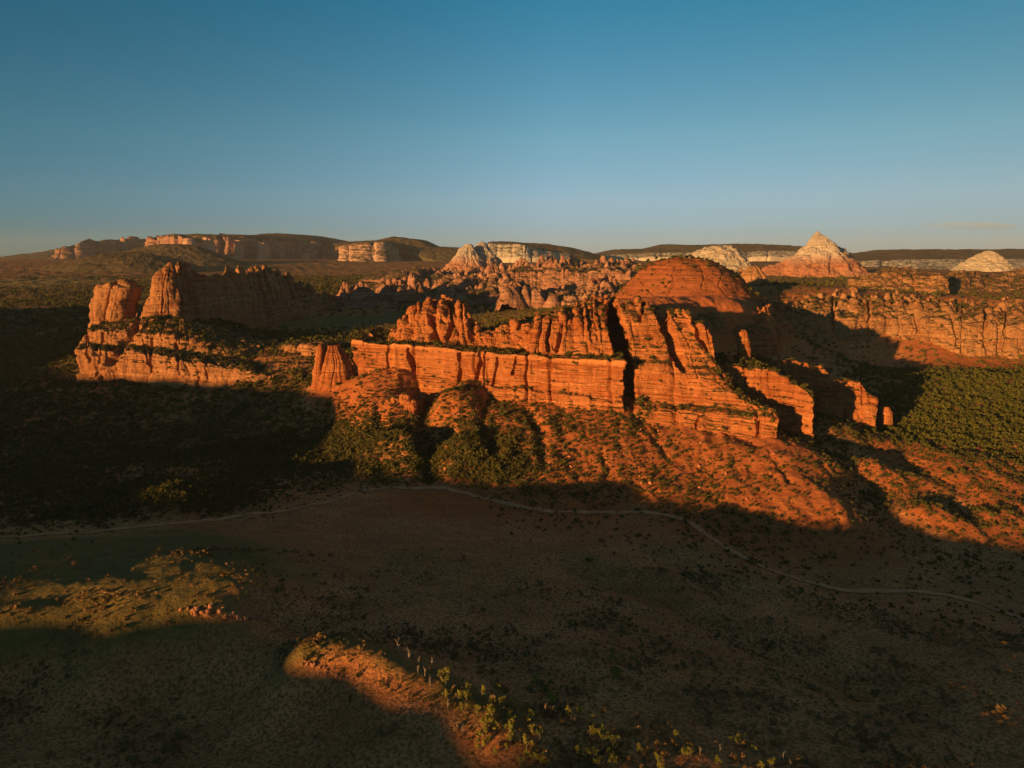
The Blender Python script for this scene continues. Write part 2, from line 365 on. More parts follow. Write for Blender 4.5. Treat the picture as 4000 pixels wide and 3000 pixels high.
def rock_mat(name, base, light, dark, k=1.0, pale=None, veg=0.35, strata=1.0):
    """sandstone: thin beds in z, vertical varnish streaks, blotches; k = size factor; pale = (z0, z1, colour): paler rock above a height"""
    m, nt, b = new_mat(name); t = NT(nt)
    pos = t.n('ShaderNodeNewGeometry').outputs['Position']
    nor = t.n('ShaderNodeNewGeometry').outputs['Normal']
    warp = t.noise(t.mapping(pos, (.012 / k, .012 / k, .03 / k)), 1.0, 3)
    sep = t.n('ShaderNodeSeparateXYZ'); t.l(pos, sep.inputs[0])
    z = t.math('MULTIPLY_ADD', warp, 9.0 * k, sep.outputs[2])
    cz = t.n('ShaderNodeCombineXYZ')
    t.l(t.math('MULTIPLY', sep.outputs[0], 0.006 / k), cz.inputs[0]); t.l(t.math('MULTIPLY', sep.outputs[1], 0.006 / k), cz.inputs[1]); t.l(t.math('MULTIPLY', z, 0.28 / k), cz.inputs[2])
    beds = t.noise(cz.outputs[0], 1.0, 6, 0.68)
    streak = t.noise(t.mapping(pos, (.22 / k, .22 / k, .018 / k)), 1.0, 5, 0.6, 0.4)
    blot = t.noise(pos, 0.035 / k, 5, 0.6)
    fine = t.noise(pos, 0.6 / k, 5, 0.7)
    c = t.mix(t.ramp(beds, [(.39, 0.0), (.455, .75), (.52, .12), (.60, 1.0)]), dark, light)
    c = t.mix(1 - 0.45 * strata, c, base) if strata < 1 else t.mix(.14, c, base)
    c = t.mix(t.math('MULTIPLY', t.ramp(streak, [(.48, 0.0), (.68, 1.0)]), .55), c, tuple(x * .62 for x in dark))
    c = t.mix(t.math('MULTIPLY', t.ramp(blot, [(.42, 0.0), (.66, 1.0)]), .5), c, light)
    if pale:
        zz = t.math('MULTIPLY_ADD', t.math('SUBTRACT', t.noise(pos, .008 / k, 4), .5), (pale[1] - pale[0]) * 1.2, sep.outputs[2])
        pf = t.n('ShaderNodeMapRange'); t.l(zz, pf.inputs[0]); pf.inputs[1].default_value = pale[0]; pf.inputs[2].default_value = pale[1]
        pc = t.mix(t.ramp(beds, [(.35, 0.0), (.65, 1.0)]), tuple(x * .84 for x in pale[2]), pale[2])
        pc = t.mix(t.math('MULTIPLY', t.ramp(streak, [(.5, 0.0), (.72, 1.0)]), .35), pc, tuple(x * .6 for x in pale[2]))
        c = t.mix(pf.outputs[0], c, pc)
    c = t.mix(t.math('MULTIPLY', t.ramp(fine, [(.3, 1.0), (.5, 0.0)]), .35 * strata), c, tuple(x * .45 for x in dark))
    # scrub and lichen on flat places
    if veg > 0:
        sn = t.n('ShaderNodeSeparateXYZ'); t.l(nor, sn.inputs[0])
        flat = t.ramp(sn.outputs[2], [(.55, 0.0), (.85, 1.0)])
        vn = t.ramp(t.noise(pos, .11 / k, 5, .65), [(.5 - veg * .12, 0.0), (.56 - veg * .12, 1.0)])
        c = t.mix(t.math('MULTIPLY', flat, t.math('MULTIPLY', vn, .9)), c, (.05, .048, .016))
    t.l(c, b.inputs['Base Color'])
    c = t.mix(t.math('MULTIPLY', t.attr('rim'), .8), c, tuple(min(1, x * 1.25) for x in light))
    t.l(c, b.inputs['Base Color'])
    h = t.math('ADD', t.math('MULTIPLY', beds, 1.4), t.math('ADD', t.math('MULTIPLY', fine, .5), t.math('MULTIPLY', streak, .35)))
    t.bump(h, 1.0, 3.0 * k, b)
    return m

RED, LIGHT, DARK = (.47, .124, .032), (.60, .232, .078), (.27, .066, .019)
PALE = (.53, .43, .33)
M_CLIFF = rock_mat('red_sandstone', RED, LIGHT, DARK, 1.0, veg=.5)
M_BUTTE = rock_mat('orange_sandstone', (.43, .17, .060), (.54, .26, .11), (.26, .085, .034), 1.2, veg=.6)
M_FAR = rock_mat('far_red_sandstone', (.42, .17, .085), (.52, .27, .16), (.26, .095, .050), 2.2, veg=.9)
M_CANYON = rock_mat('tan_sandstone', (.40, .165, .060), (.50, .26, .11), (.25, .095, .036), 1.4, veg=.45)
M_DOME = rock_mat('smooth_red_sandstone', (.36, .108, .036), (.41, .14, .050), (.27, .075, .026), 2.0, veg=.0, strata=.5)
M_PEAK = rock_mat('banded_peak_rock', (.42, .16, .075), (.5, .25, .14), (.28, .10, .05), 3.0, pale=(168, 215, PALE), veg=.0, strata=.5)
M_TWIN = rock_mat('twin_peak_rock', (.43, .18, .10), (.52, .28, .17), (.34, .15, .09), 3.0, pale=(150, 215, PALE), veg=.0, strata=.6)
M_CREAM = rock_mat('cream_sandstone', (.50, .40, .28), (.56, .46, .34), (.42, .31, .20), 3.0, veg=.0, strata=.5)
M_PALE = rock_mat('pale_sandstone', (.52, .42, .30), (.58, .50, .39), (.44, .33, .22), 3.0, veg=.1, strata=.6)
M_PINK = rock_mat('pink_sandstone', (.52, .29, .18), (.58, .38, .26), (.38, .19, .11), 4.0, veg=.4, strata=.6)
M_MESA = rock_mat('mesa_rock', (.36, .16, .095), (.48, .27, .18), (.24, .10, .06), 5.0, veg=1.0)

def ground_mat():
    m, nt, b = new_mat('ground_soil_and_scrub'); t = NT(nt)
    pos = t.n('ShaderNodeNewGeometry').outputs['Position']
    red, veg, grass = t.attr('red'), t.attr('veg'), t.attr('grass')
    n1 = t.noise(pos, .02, 5, .6); n2 = t.noise(pos, .12, 6, .65); n3 = t.noise(pos, .7, 5, .7); n4 = t.noise(pos, .0045, 4, .6)
    soil = t.mix(t.ramp(n2, [(.3, 0.0), (.7, 1.0)]), (.40, .105, .030), (.56, .185, .060))
    n5 = t.noise(t.mapping(pos, (.030, .075, .03)), 1.0, 6, .72)
    dirt = t.mix(t.ramp(t.math('ADD', t.math('MULTIPLY', n1, .5), t.math('MULTIPLY', n5, .5)), [(.40, 0.0), (.58, 1.0)]), (.54, .194, .066), (.84, .330, .116))
    dirt = t.mix(t.math('MULTIPLY', t.ramp(n3, [(.42, 1.0), (.54, 0.0)]), .9), dirt, (.25, .100, .036))
    gr = t.mix(t.ramp(n2, [(.3, 0.0), (.7, 1.0)]), (.165, .112, .032), (.265, .180, .050))
    rmask = t.ramp(t.math('ADD', red, t.math('MULTIPLY', t.math('SUBTRACT', n2, .5), .9)), [(.42, 0.0), (.68, 1.0)])
    c = t.mix(rmask, dirt, soil)
    gm = t.ramp(t.math('ADD', grass, t.math('MULTIPLY', t.math('SUBTRACT', n1, .5), 1.0)), [(.38, 0.0), (.62, 1.0)])
    c = t.mix(gm, c, gr)
    dist = t.n('ShaderNodeVectorMath', operation='LENGTH'); t.l(pos, dist.inputs[0])
    farw = t.n('ShaderNodeMapRange'); t.l(dist.outputs['Value'], farw.inputs[0]); farw.inputs[1].default_value = 1100; farw.inputs[2].default_value = 2000; farw.inputs[4].default_value = .22
    gv = t.math('ADD', t.math('MULTIPLY_ADD', veg, .50, farw.outputs[0]), t.math('ADD', t.math('MULTIPLY', t.math('SUBTRACT', n2, .5), 1.1), t.math('MULTIPLY', t.math('SUBTRACT', n4, .5), .7)))
    vm = t.ramp(gv, [(.36, 0.0), (.52, 1.0)])
    c = t.mix(t.math('MULTIPLY', vm, .85), c, t.mix(n3, (.080, .052, .016), (.190, .115, .038)))
    t.l(c, b.inputs['Base Color'])
    t.bump(t.math('ADD', n3, t.math('MULTIPLY', n2, 2.5)), 1.0, 1.6, b)
    return m
M_GROUND = ground_mat()

def simple_mat(name, c1, c2, scale, bump=0.0, rough=.95):
    m, nt, b = new_mat(name); t = NT(nt)
    pos = t.n('ShaderNodeNewGeometry').outputs['Position']
    n = t.noise(pos, scale, 5, .65)
    t.l(t.mix(t.ramp(n, [(.3, 0.0), (.7, 1.0)]), c1, c2), b.inputs['Base Color'])
    b.inputs['Roughness'].default_value = rough
    if bump: t.bump(n, .8, bump, b)
    return m
M_ROAD = simple_mat('dusty_dirt', (.46, .185, .080), (.70, .31, .145), .12, .3)
M_BARK = simple_mat('bark', (.09, .065, .045), (.20, .15, .11), 2.0)
M_SNAG = simple_mat('dead_wood', (.30, .22, .16), (.42, .33, .25), 2.0)

def leaf_mat(name, c1, c2):
    m, nt, b = new_mat(name); t = NT(nt)
    oi = t.n('ShaderNodeObjectInfo').outputs['Random']
    pos = t.n('ShaderNodeNewGeometry').outputs['Position']
    n = t.math('ADD', t.math('ADD', t.math('MULTIPLY', t.noise(pos, .5, 3), .45), t.math('MULTIPLY', t.noise(pos, .07, 4), .5)), t.math('MULTIPLY_ADD', oi, .3, -.12))
    t.l(t.mix(t.ramp(n, [(.25, 0.0), (.8, 1.0)]), c1, c2), b.inputs['Base Color'])
    return m
M_LEAF = leaf_mat('juniper_foliage', (.040, .044, .012), (.105, .095, .026))
M_LEAF2 = leaf_mat('oak_foliage', (.15, .145, .022), (.32, .27, .042))
M_SCRUB = leaf_mat('scrub_foliage', (.024, .028, .008), (.135, .112, .030))
M_GROVE = leaf_mat('grove_foliage', (.050, .056, .011), (.230, .190, .036))
M_SAGE = leaf_mat('sage_foliage', (.16, .095, .036), (.32, .19, .072))
M_BRUSH = leaf_mat('dry_brush', (.20, .105, .040), (.42, .23, .085))

# ------------------------------------------------------------------ ground sheet
def build_ground():
    th = np.concatenate([np.arange(-math.pi, -0.78, .022), np.arange(-0.78, 0.78, .00125), np.arange(0.78, math.pi - .01, .022)])
    lr = np.concatenate([np.linspace(math.log(1.0), math.log(110), 14)[:-1], np.arange(math.log(110), math.log(16500), .0042)])
    r = np.exp(lr)
    x = (np.sin(th)[:, None] * r); y = (np.cos(th)[:, None] * r)
    f = field(x, y); z = gz(x, y, f)
    z[:, 0] = z[:, 0].mean()
    V = np.stack([x, y, z], -1)
    q = grid_quads(len(th), len(r), True)
    o = mesh_from('ground', V, q[:, ::-1], M_GROUND, smooth=True, attrs={'red': f[..., 1], 'veg': f[..., 2], 'grass': f[..., 3]})
    return tag(o, kind='structure')
build_ground()

# ------------------------------------------------------------------ rock builders
def column_split(X, width, jitter, seed):
    """irregular columns along a face: index, local coordinate -1..1"""
    r = np.random.default_rng(seed)
    L0, L1 = X.min() - 60, X.max() + 60
    b = [L0]
    while b[-1] < L1: b.append(b[-1] + width * math.exp(r.normal() * jitter))
    b = np.array(b)
    i = np.clip(np.searchsorted(b, X) - 1, 0, len(b) - 2)
    w = b[i + 1] - b[i]
    return i, (X - b[i]) / w * 2 - 1, w, np.random.default_rng(seed + 1).random(len(b))

def worley(x, y, z, seed):
    xi, yi, zi = (np.floor(a).astype(np.int64) for a in (x, y, z))
    best = np.full(x.shape, 9.0); cell = np.zeros(x.shape)
    for dx in (-1, 0, 1):
        for dy in (-1, 0, 1):
            for dz in (-1, 0, 1):
                cx, cy, cz = xi + dx, yi + dy, zi + dz
                h = PERM[PERM[PERM[(cx + seed) & 255] + (cy & 255)] + (cz & 255)]
                d = (cx + .5 + GRAD[h, 0] * .45 - x) ** 2 + (cy + .5 + GRAD[h, 1] * .45 - y) ** 2 + (cz + .5 + GRAD[h, 2] * .45 - z) ** 2
                m = d < best
                best = np.where(m, d, best); cell = np.where(m, h / 255.0, cell)
    return np.sqrt(best), cell

def rough(P, N, X, p, amp):
    """break a smooth face up: buttresses, cracks, beds, blocks"""
    k = p.get('k', 1.0); s = p.get('seed', 1) * 13.7
    x, y, z = P[..., 0], P[..., 1], P[..., 2]
    zt = z + 0.012 * x
    d = p.get('big', 3.0) * fbm(x / (38 * k) + s, y / (38 * k), z / (70 * k), 3)
    if p.get('col', 0):
        Xw = X + 2.2 * k * pn(x / (14 * k), y / (14 * k) + s, z / (16 * k)) + 0.7 * k * pn(x / (4 * k), s + y / (4 * k), z / (5 * k))
        i, lx, w, rv = column_split(Xw, p['colw'] * k, p.get('jit', .5), int(p.get('seed', 1) * 7 + 3))
        pil = np.sqrt(np.clip(1 - np.abs(lx) ** 2.4, 0, 1))
        d = d + p['col'] * (pil - .72) * (0.35 + 1.2 * rv[i]) + p['col'] * .5 * (rv[(i * 5 + 2) % len(rv)] - .5)
        if p.get('col2', 1):
            i2, lx2, w2, rv2 = column_split(Xw * 1.02 + 2.0 * k * pn(x / (9 * k), s, z / (22 * k)), p['colw'] * k * .38, .5, int(p.get('seed', 1) * 7 + 9))
            d = d - p['col'] * .38 * np.clip(np.abs(lx2) - .72, 0, 1) / .28 * (rv2[i2] > .45)
    if p.get('step', 0):
        i, lx, w, rv = column_split(X + 1.5 * k * pn(x / (8 * k), y / (8 * k), z / (9 * k) + s), p.get('stepw', 18) * k, .8, int(p.get('seed', 1) * 5 + 2))
        zi = np.floor(zt / (13 * k) + rv[(i * 7 + 1) % len(rv)] + .5 * pn(x / (30 * k), y / (30 * k), 0 * z)).astype(int)
        d = d + p['step'] * (rv[(i + zi * 3) % len(rv)] - .5) * 2 * np.clip((1 - np.abs(lx)) * 6, 0, 1)
    if p.get('crack', 0):
        Xc = X + 3.0 * k * pn(x / (20 * k) + 4, y / (20 * k), z / (24 * k) + s)
        i, lx, w, rv = column_split(Xc, p['crackw'] * k, .7, int(p.get('seed', 1) * 11 + 5))
        dist = (1 - np.abs(lx)) * w / 2
        wid = 0.7 * k + 1.5 * k * rv[i]
        d = d - p['crack'] * (0.3 + rv[(i * 3 + 1) % len(rv)]) * np.exp(-(dist / wid) ** 2)
    if p.get('lump', 0):
        ls = p.get('lumps', 11) * k
        wx = x + .28 * ls * pn(x / ls, y / ls, z / ls + s); wz = z + .28 * ls * pn(x / ls + 7, y / ls, z / ls + s)
        f1, ce = worley(wx / ls, y / ls, wz / (ls * p.get('tall', 1.7)), int(p.get('seed', 1)))
        d = d + p['lump'] * (.62 - f1) * 1.5 + p['lump'] * .5 * (ce - .5)
        f1, ce = worley(wx / (ls * .42) + 9, y / (ls * .42), wz / (ls * .55), int(p.get('seed', 1)) + 31)
        d = d + p['lump'] * .33 * (.6 - f1) + p['lump'] * .18 * (ce - .5)
    for pts, gw, gd in p.get('gash', ()):
        u_, v_ = pix(P); pts = np.array(pts, float); best = np.full(u_.shape, 1e9)
        wob = 2.2 * pn(x / 9, y / 9, z / 9) + 1.0 * pn(x / 3, y / 3, z / 3)
        for (ax, ay), (bx, by) in zip(pts[:-1], pts[1:]):
            tt_ = np.clip(((u_ - ax) * (bx - ax) + (v_ - ay) * (by - ay)) / ((bx - ax) ** 2 + (by - ay) ** 2), 0, 1)
            best = np.minimum(best, np.hypot(u_ - ax - tt_ * (bx - ax), v_ - ay - tt_ * (by - ay)))
        gv_ = gw * np.clip(.35 + 1.3 * (.5 + .75 * pn(z / 8 + ax, x / 30, y / 30)), .25, 1.9)
        q_ = np.abs(best * y / F + wob * .4) / gv_
        d = d - gd * np.clip(1.25 - q_, 0, 1) ** .7
    bed = p.get('bed', .8)
    if bed:
        bz = fbm(x / (90 * k), y / (90 * k) + s, zt / (5.5 * k), 4, .62)
        d = d + bed * np.tanh(bz * 3.2) + .45 * bed * np.tanh(3 * fbm(x / (60 * k), y / (60 * k) + s, zt / (1.7 * k), 2, .6))
    blk = p.get('blk', .8)
    d = d + blk * fbm(x / (7 * k), y / (7 * k), z / (5 * k) + s, 4, .55) + .42 * blk * fbm(x / (2.1 * k), y / (2.1 * k), z / (1.5 * k) + s, 2, .6, True)
    return P + N * (d * amp)[..., None]

def normals_of(P, closed=False):
    if closed:
        du = np.roll(P, -1, 0) - np.roll(P, 1, 0)
    else:
        du = np.gradient(P, axis=0)
    dv = np.gradient(P, axis=1)
    n = np.cross(du, dv)
    return n / np.maximum(np.linalg.norm(n, axis=-1), 1e-9)[..., None]

def blur(A, s, axis):
    if s <= 0: return A
    r = int(s * 2.5) + 1
    kx = np.exp(-np.arange(-r, r + 1) ** 2 / (2.0 * s * s)); kx /= kx.sum()
    pad = [(0, 0)] * A.ndim; pad[axis] = (r, r)
    B = np.pad(A, pad, mode='edge')
    return sum(kx[i] * np.take(B, range(i, i + A.shape[axis]), axis) for i in range(2 * r + 1))

FLAT_SPOTS = []      # places on rock where scrub can root: filled by loft()

def loft(name, contours, mat, p, parent=None, amps=None, wl=(0, 60), wr=(0, 60), back=((30, -4), (45, -60)), res=.8, resv=.7, spike=None, veg=0.0, foot=25, sm=1.5):
    """a rock mass lofted through level lines (low to high), closed at both ends and at the back.
       contours: lists of equal length of (u, v, distance); spike = (contour index, height, column width, sharpness)"""
    C = np.array([at(*np.array(c, float).T) for c in contours])          # K N 3
    K, N = C.shape[:2]
    if amps is None: amps = [1.0] * K
    # turn the ends round the corner
    L = C[:, :1] + np.array([wl[0], wl[1], 0.0]); R = C[:, -1:] + np.array([wr[0], wr[1], 0.0])
    C = np.concatenate([L, C, R], 1)
    # foot below ground, crest falling away behind
    f0 = C[:1] - np.array([0, 2.0, foot])
    bk = [C[-1:] + np.array([0, dy, dz]) for dy, dz in back]
    C = np.concatenate([f0, C] + bk, 0); amps = [1.0] + list(amps) + [.5] * len(bk)
    K, N = C.shape[:2]
    seg = np.linalg.norm(np.diff(C, axis=1), axis=-1).max(0)
    cuts = np.concatenate([[0], np.cumsum(np.maximum(np.round(seg / res), 2))]).astype(int)
    nu = cuts[-1] + 1
    iu = np.interp(np.arange(nu), cuts, np.arange(N))
    i0 = np.minimum(iu.astype(int), N - 2); fu = (iu - i0)[None, :, None]
    D = C[:, i0] * (1 - fu) + C[:, i0 + 1] * fu                            # K nu 3
    D = blur(D, sm, 1)
    Dm = D[1:-1].mean(0)
    X = np.concatenate([[0], np.cumsum(np.linalg.norm(np.diff(Dm, axis=0), axis=-1))])
    if spike:
        for (kc, hgt, cw, pw) in ([spike] if isinstance(spike[0], int) else spike):
            i, lx, w, rv = column_split(X + 1.5 * pn(X / 11.0, 0 * X, 0 * X + .5), cw, .45, int(p.get('seed', 1) * 7 + 3 + kc))
            dz = hgt * (rv[i] ** 1.0) * np.clip(1 - np.abs(lx) ** pw, 0, 1) - hgt * .45
            D[kc + 1:, :, 2] += dz[None, :] * np.linspace(1, .7, len(D) - kc - 1)[:, None]
    segv = np.linalg.norm(np.diff(D, axis=0), axis=-1).mean(1)
    segv[0] = min(segv[0], 12)
    cv = np.concatenate([[0], np.cumsum(np.clip(np.round(segv / resv), 2, 140))]).astype(int)
    nv = cv[-1] + 1
    iv = np.interp(np.arange(nv), cv, np.arange(K)); k0 = np.minimum(iv.astype(int), K - 2); fv = (iv - k0)[:, None, None]
    P = D[k0] * (1 - fv) + D[k0 + 1] * fv                                  # nv nu 3
    A = np.interp(iv, np.arange(K), amps)
    P = np.ascontiguousarray(P.transpose(1, 0, 2))                         # nu nv 3
    N_ = normals_of(blur(blur(P, 3, 0), 2, 1))
    Q = rough(P, N_, np.broadcast_to(X[:, None], P.shape[:2]), p, np.broadcast_to(A[None, :], P.shape[:2]))
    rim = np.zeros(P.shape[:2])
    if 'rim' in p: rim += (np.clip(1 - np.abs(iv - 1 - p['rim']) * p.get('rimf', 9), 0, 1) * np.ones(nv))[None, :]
    o = mesh_from(name, Q, grid_quads(nu, nv), mat, parent, attrs={'rim': rim} if 'rim' in p else None)
    if veg:
        nn = normals_of(Q)
        ok = (nn[..., 2] > .62) & (rng.random(Q.shape[:2]) < veg * res * resv)
        FLAT_SPOTS.append(Q[ok])
    return o

def tower(name, levels, d, mat, p, parent=None, ratio=1.0, res=1.0, sq=2.4, veg=0.0, off=(0, 0)):
    """a free-standing rock: levels from top to foot as (v, u left, u right), solid all round"""
    lv = np.array(levels, float)
    a = at(lv[:, 1], lv[:, 0], d); b = at(lv[:, 2], lv[:, 0], d)
    cx = (a[:, 0] + b[:, 0]) / 2; rx = (b[:, 0] - a[:, 0]) / 2; zz = a[:, 2]
    cx = np.append(cx, cx[-1]); rx = np.append(rx, rx[-1] * 1.05); zz = np.append(zz, zz[-1] - 40)
    H = np.concatenate([[0], np.cumsum(np.hypot(np.diff(zz), np.diff(rx)))])
    nv = int(max(12, H[-1] / res)); hv = np.linspace(0, H[-1], nv)
    circ = 2 * math.pi * rx.max()
    nu = int(max(40, min(900, circ / res)))
    ang = np.linspace(0, 2 * math.pi, nu, endpoint=False)
    ca, sa = np.cos(ang), np.sin(ang)
    rr = (np.abs(ca) ** sq + np.abs(sa) ** sq) ** (-1 / sq)
    Rv = np.interp(hv, H, rx); Cx = np.interp(hv, H, cx); Zv = np.interp(hv, H, zz)
    rmax = rx.max()
    depth = ratio * Rv
    yc = d + ratio * rmax * .0
    P = np.stack([Cx[None, :] + (rr * ca)[:, None] * Rv[None, :] + off[0], yc + (rr * sa)[:, None] * depth[None, :] + off[1], np.broadcast_to(Zv[None, :], (nu, nv))], -1)
    P = P[::-1]
    N_ = normals_of(P, True)
    # outward
    out = P - np.stack([np.broadcast_to(Cx[None, :] + off[0], (nu, nv)), np.full((nu, nv), yc + off[1]), np.broadcast_to(Zv[None, :], (nu, nv))], -1)
    if (N_ * out).sum() < 0: N_ = -N_
    X = np.broadcast_to((ang[::-1] * rmax)[:, None], (nu, nv))
    amp = np.clip(Rv / (0.25 * rmax + 1e-6), .15, 1)
    Q = rough(P, N_, X, p, np.broadcast_to(amp[None, :], (nu, nv)))
    top = Q[:, :1].mean(0, keepdims=True)
    V = np.concatenate([Q.reshape(-1, 3), top.reshape(-1, 3)], 0)
    i = np.arange(nu)
    tri = np.stack([i * nv, np.full(nu, nu * nv), ((i + 1) % nu) * nv], 1)
    o = mesh_from(name, V, grid_quads(nu, nv, True), mat, parent, tris=tri)
    if veg:
        nn = normals_of(Q, True); nz = np.abs(nn[..., 2])
        FLAT_SPOTS.append(Q[(nz > .6) & (rng.random(Q.shape[:2]) < veg * res * res)])
    return o

def spires(name, humps, mat, seed=1, res=1.4, parent=None, k=1.0, base=10.0, veg=0.0, bed=1.0):
    """a bank of hoodoos: a fine height sheet over many overlapping steep humps.
       humps: (x, y, foot z, height, radius, power)"""
    Hm = np.array(humps, float)
    x0, x1 = (Hm[:, 0] - Hm[:, 4] * 2.0).min(), (Hm[:, 0] + Hm[:, 4] * 2.0).max()
    y0, y1 = (Hm[:, 1] - Hm[:, 4] * 2.0).min(), (Hm[:, 1] + Hm[:, 4] * 2.0).max()
    nx, ny = int((x1 - x0) / res) + 2, int((y1 - y0) / res) + 2
    gx, gy = np.meshgrid(np.linspace(x0, x1, nx), np.linspace(y0, y1, ny), indexing='ij')
    wx = gx + 3 * k * pn(gx / (13 * k), gy / (13 * k), 0 * gx + seed) + 1.2 * k * pn(gx / (4 * k), gy / (4 * k), 0 * gx + seed + 5)
    wy = gy + 3 * k * pn(gx / (13 * k), gy / (13 * k), 0 * gx + seed + 9) + 1.2 * k * pn(gx / (4 * k), gy / (4 * k), 0 * gx + seed + 3)
    g0 = field(gx, gy)[..., 0]
    Z = np.full(gx.shape, -1e9)
    for hx, hy, fz, hh, rad, pw in Hm:
        rr = np.sqrt((wx - hx) ** 2 + (wy - hy) ** 2) / rad
        z = fz + hh * (1 - rr ** pw)
        Z = np.maximum(Z, np.where(rr < 2.6, z, -1e9))
    Z = np.maximum(Z, g0 - base)
    rock = np.clip((Z - g0 + base) / 6, 0, 1)
    Z = Z + rock * (bed * np.tanh(3 * fbm(gx / (60 * k), gy / (60 * k), Z / (6 * k), 3)) + 1.2 * k * fbm(gx / (6 * k), gy / (6 * k), Z / (10 * k) + seed, 3))
    P = np.stack([gx, gy, Z], -1)
    q = grid_quads(nx, ny)
    keep = rock.ravel()[q].max(1) > 0.0
    q = q[keep]
    used = np.unique(q); remap = np.full(nx * ny, -1); remap[used] = np.arange(len(used))
    return mesh_from(name, P.reshape(-1, 3)[used], remap[q], mat, parent)

# ------------------------------------------------------------------ the main cliff
massif = empty('sandstone_cliff', tuple(at(580, 414, 712)))
tag(massif, 'huge layered orange cliff with long straight lower wall and crags above, picture centre', 'cliff')
massif_inv = -np.array(massif.location)
def under(o):
    o.parent = massif; o.matrix_parent_inverse = __import__('mathutils').Matrix.Translation(tuple(massif_inv)); return o

P_WALL = dict(seed=3, big=4.5, col=.6, colw=24, step=1.9, stepw=17, jit=.9, crack=5.5, crackw=26, bed=1.5, blk=.8, lump=1.2, lumps=14, tall=1.4, rim=3, rimf=7,
    gash=[([(408,350),(411,364),(415,384)], 2.2, 14), ([(459,354),(460,372),(456,391)], 1.6, 12), ([(480,353),(481,362),(476,379)], 1.9, 12), ([(516,357),(513,374)], .9, 7), ([(497,358),(497,368),(492,386)], .9, 7)])
under(loft('lower_wall', [
    [(352,362,815),(369,368,805),(406,385,786),(457,393,766),(494,401,748),(540,407,730),(581,415,710),(624,419,696)],
    [(352,356,818),(369,360,809),(406,374,792),(457,381,772),(494,387,756),(540,392,736),(581,398,716),(624,403,701)],
    [(352,355,820),(369,359,811),(406,373,794),(457,380,774),(494,386,759),(540,390,742),(581,395,722),(624,401,704)],
    [(351,342.5,824),(369,343.5,814),(406,345.5,799),(457,349.5,778),(494,353,762),(540,356.5,746),(581,360.5,729),(624,363.5,713)],
    [(351,341,832),(369,342,824),(406,343.5,812),(457,347,792),(494,350.5,776),(540,354,758),(581,356.5,740),(624,359,722)],
    [(356,337,880),(372,339,870),(406,340,850),(457,343,830),(494,346,812),(540,350,790),(581,352,768),(620,354,750)],
    ], M_CLIFF, P_WALL, amps=[1, 1, 1, .9, .25, .2], wl=(10, 70), wr=(-14, 60), back=((60, 0), (90, -70)), res=.5, resv=.5, veg=.035))

P_BLOCK = dict(seed=5, step=2.0, stepw=20, lump=2.0, lumps=16, tall=1.2, gash=[([(659,308),(665,322),(674,345),(683,366)], 4.5, 17), ([(692,316),(699,334),(707,350)], 2.2, 9), ([(644,305),(640,322)], 2.0, 8), ([(757,418),(757,438)], 2.0, 7), ([(700,416),(697,429)], 1.5, 5)], big=5.5, col=.8, colw=24, jit=.6, crack=4.0, crackw=30, bed=.9, blk=.9)
under(loft('buttress', [
    [(636,424,692),(650,425,688),(697,431,668),(730,436,652),(757,441,639),(777,443,629)],
    [(638,408,704),(650,408,700),(697,411,681),(730,414,664),(757,416,651),(779,419,640)],
    [(638,403,714),(650,402,712),(697,405,696),(730,409,676),(757,412,660),(777,416,649)],
    [(634,379,724),(650,381,722),(692,384,708),(728,392,690),(748,401,672),(773,411,656)],
    [(634,363,730),(650,363,729),(688,366,724),(715,374,714),(735,392,694),(764,408,664)],
    [(633,360,738),(650,360,737),(686,363,732),(709,368,724),(728,389,704),(757,406,672)],
    [(631,345,745),(650,343,748),(684,344,750),(704,348,744),(711,356,736),(716,372,728)],
    [(629,331,755),(645,319,768),(665,315,772),(690,319,765),(706,328,754),(712,339,744)],
    [(617,302,806),(641,300,808),(660,308,797),(682,314,786),(704,325,776),(711,337,764)],
    ], M_CLIFF, P_BLOCK, amps=[1, 1, .4, 1, 1, .6, 1, 1, 1], wl=(6, 80), wr=(-6, 130), back=((55, -18), (60, -110)), res=.55, resv=.55, veg=.03,
    spike=(8, 12, 12, 2.4)))

P_MID = dict(seed=7, lump=3.4, lumps=11, gash=[([(551,322),(547,340),(549,350)], 2.4, 9), ([(563,325),(557,350)], 1.8, 7)], big=4.0, col=1.0, colw=14, jit=.6, crack=3.5, crackw=24, bed=.9, blk=1.0)
under(loft('middle_crag', [
    [(531,348,760),(545,350,757),(574,353,752),(598,356,744),(614,358,738)],
    [(534,330,768),(547,320,774),(574,322,776),(596,327,766),(609,335,756)],
    [(535,322,780),(548,315,788),(572,313,794),(592,312,790),(605,324,776)],
    [(536,318,800),(552,311,812),(573,302,826),(592,297,836),(607,300,834)],
    ], M_CLIFF, P_MID, wl=(6, 60), wr=(-8, 70), back=((60, -14), (40, -70)), res=.55, resv=.55, spike=[(1, 9, 9, 2.0), (3, 12, 13, 2.0)], veg=.02))

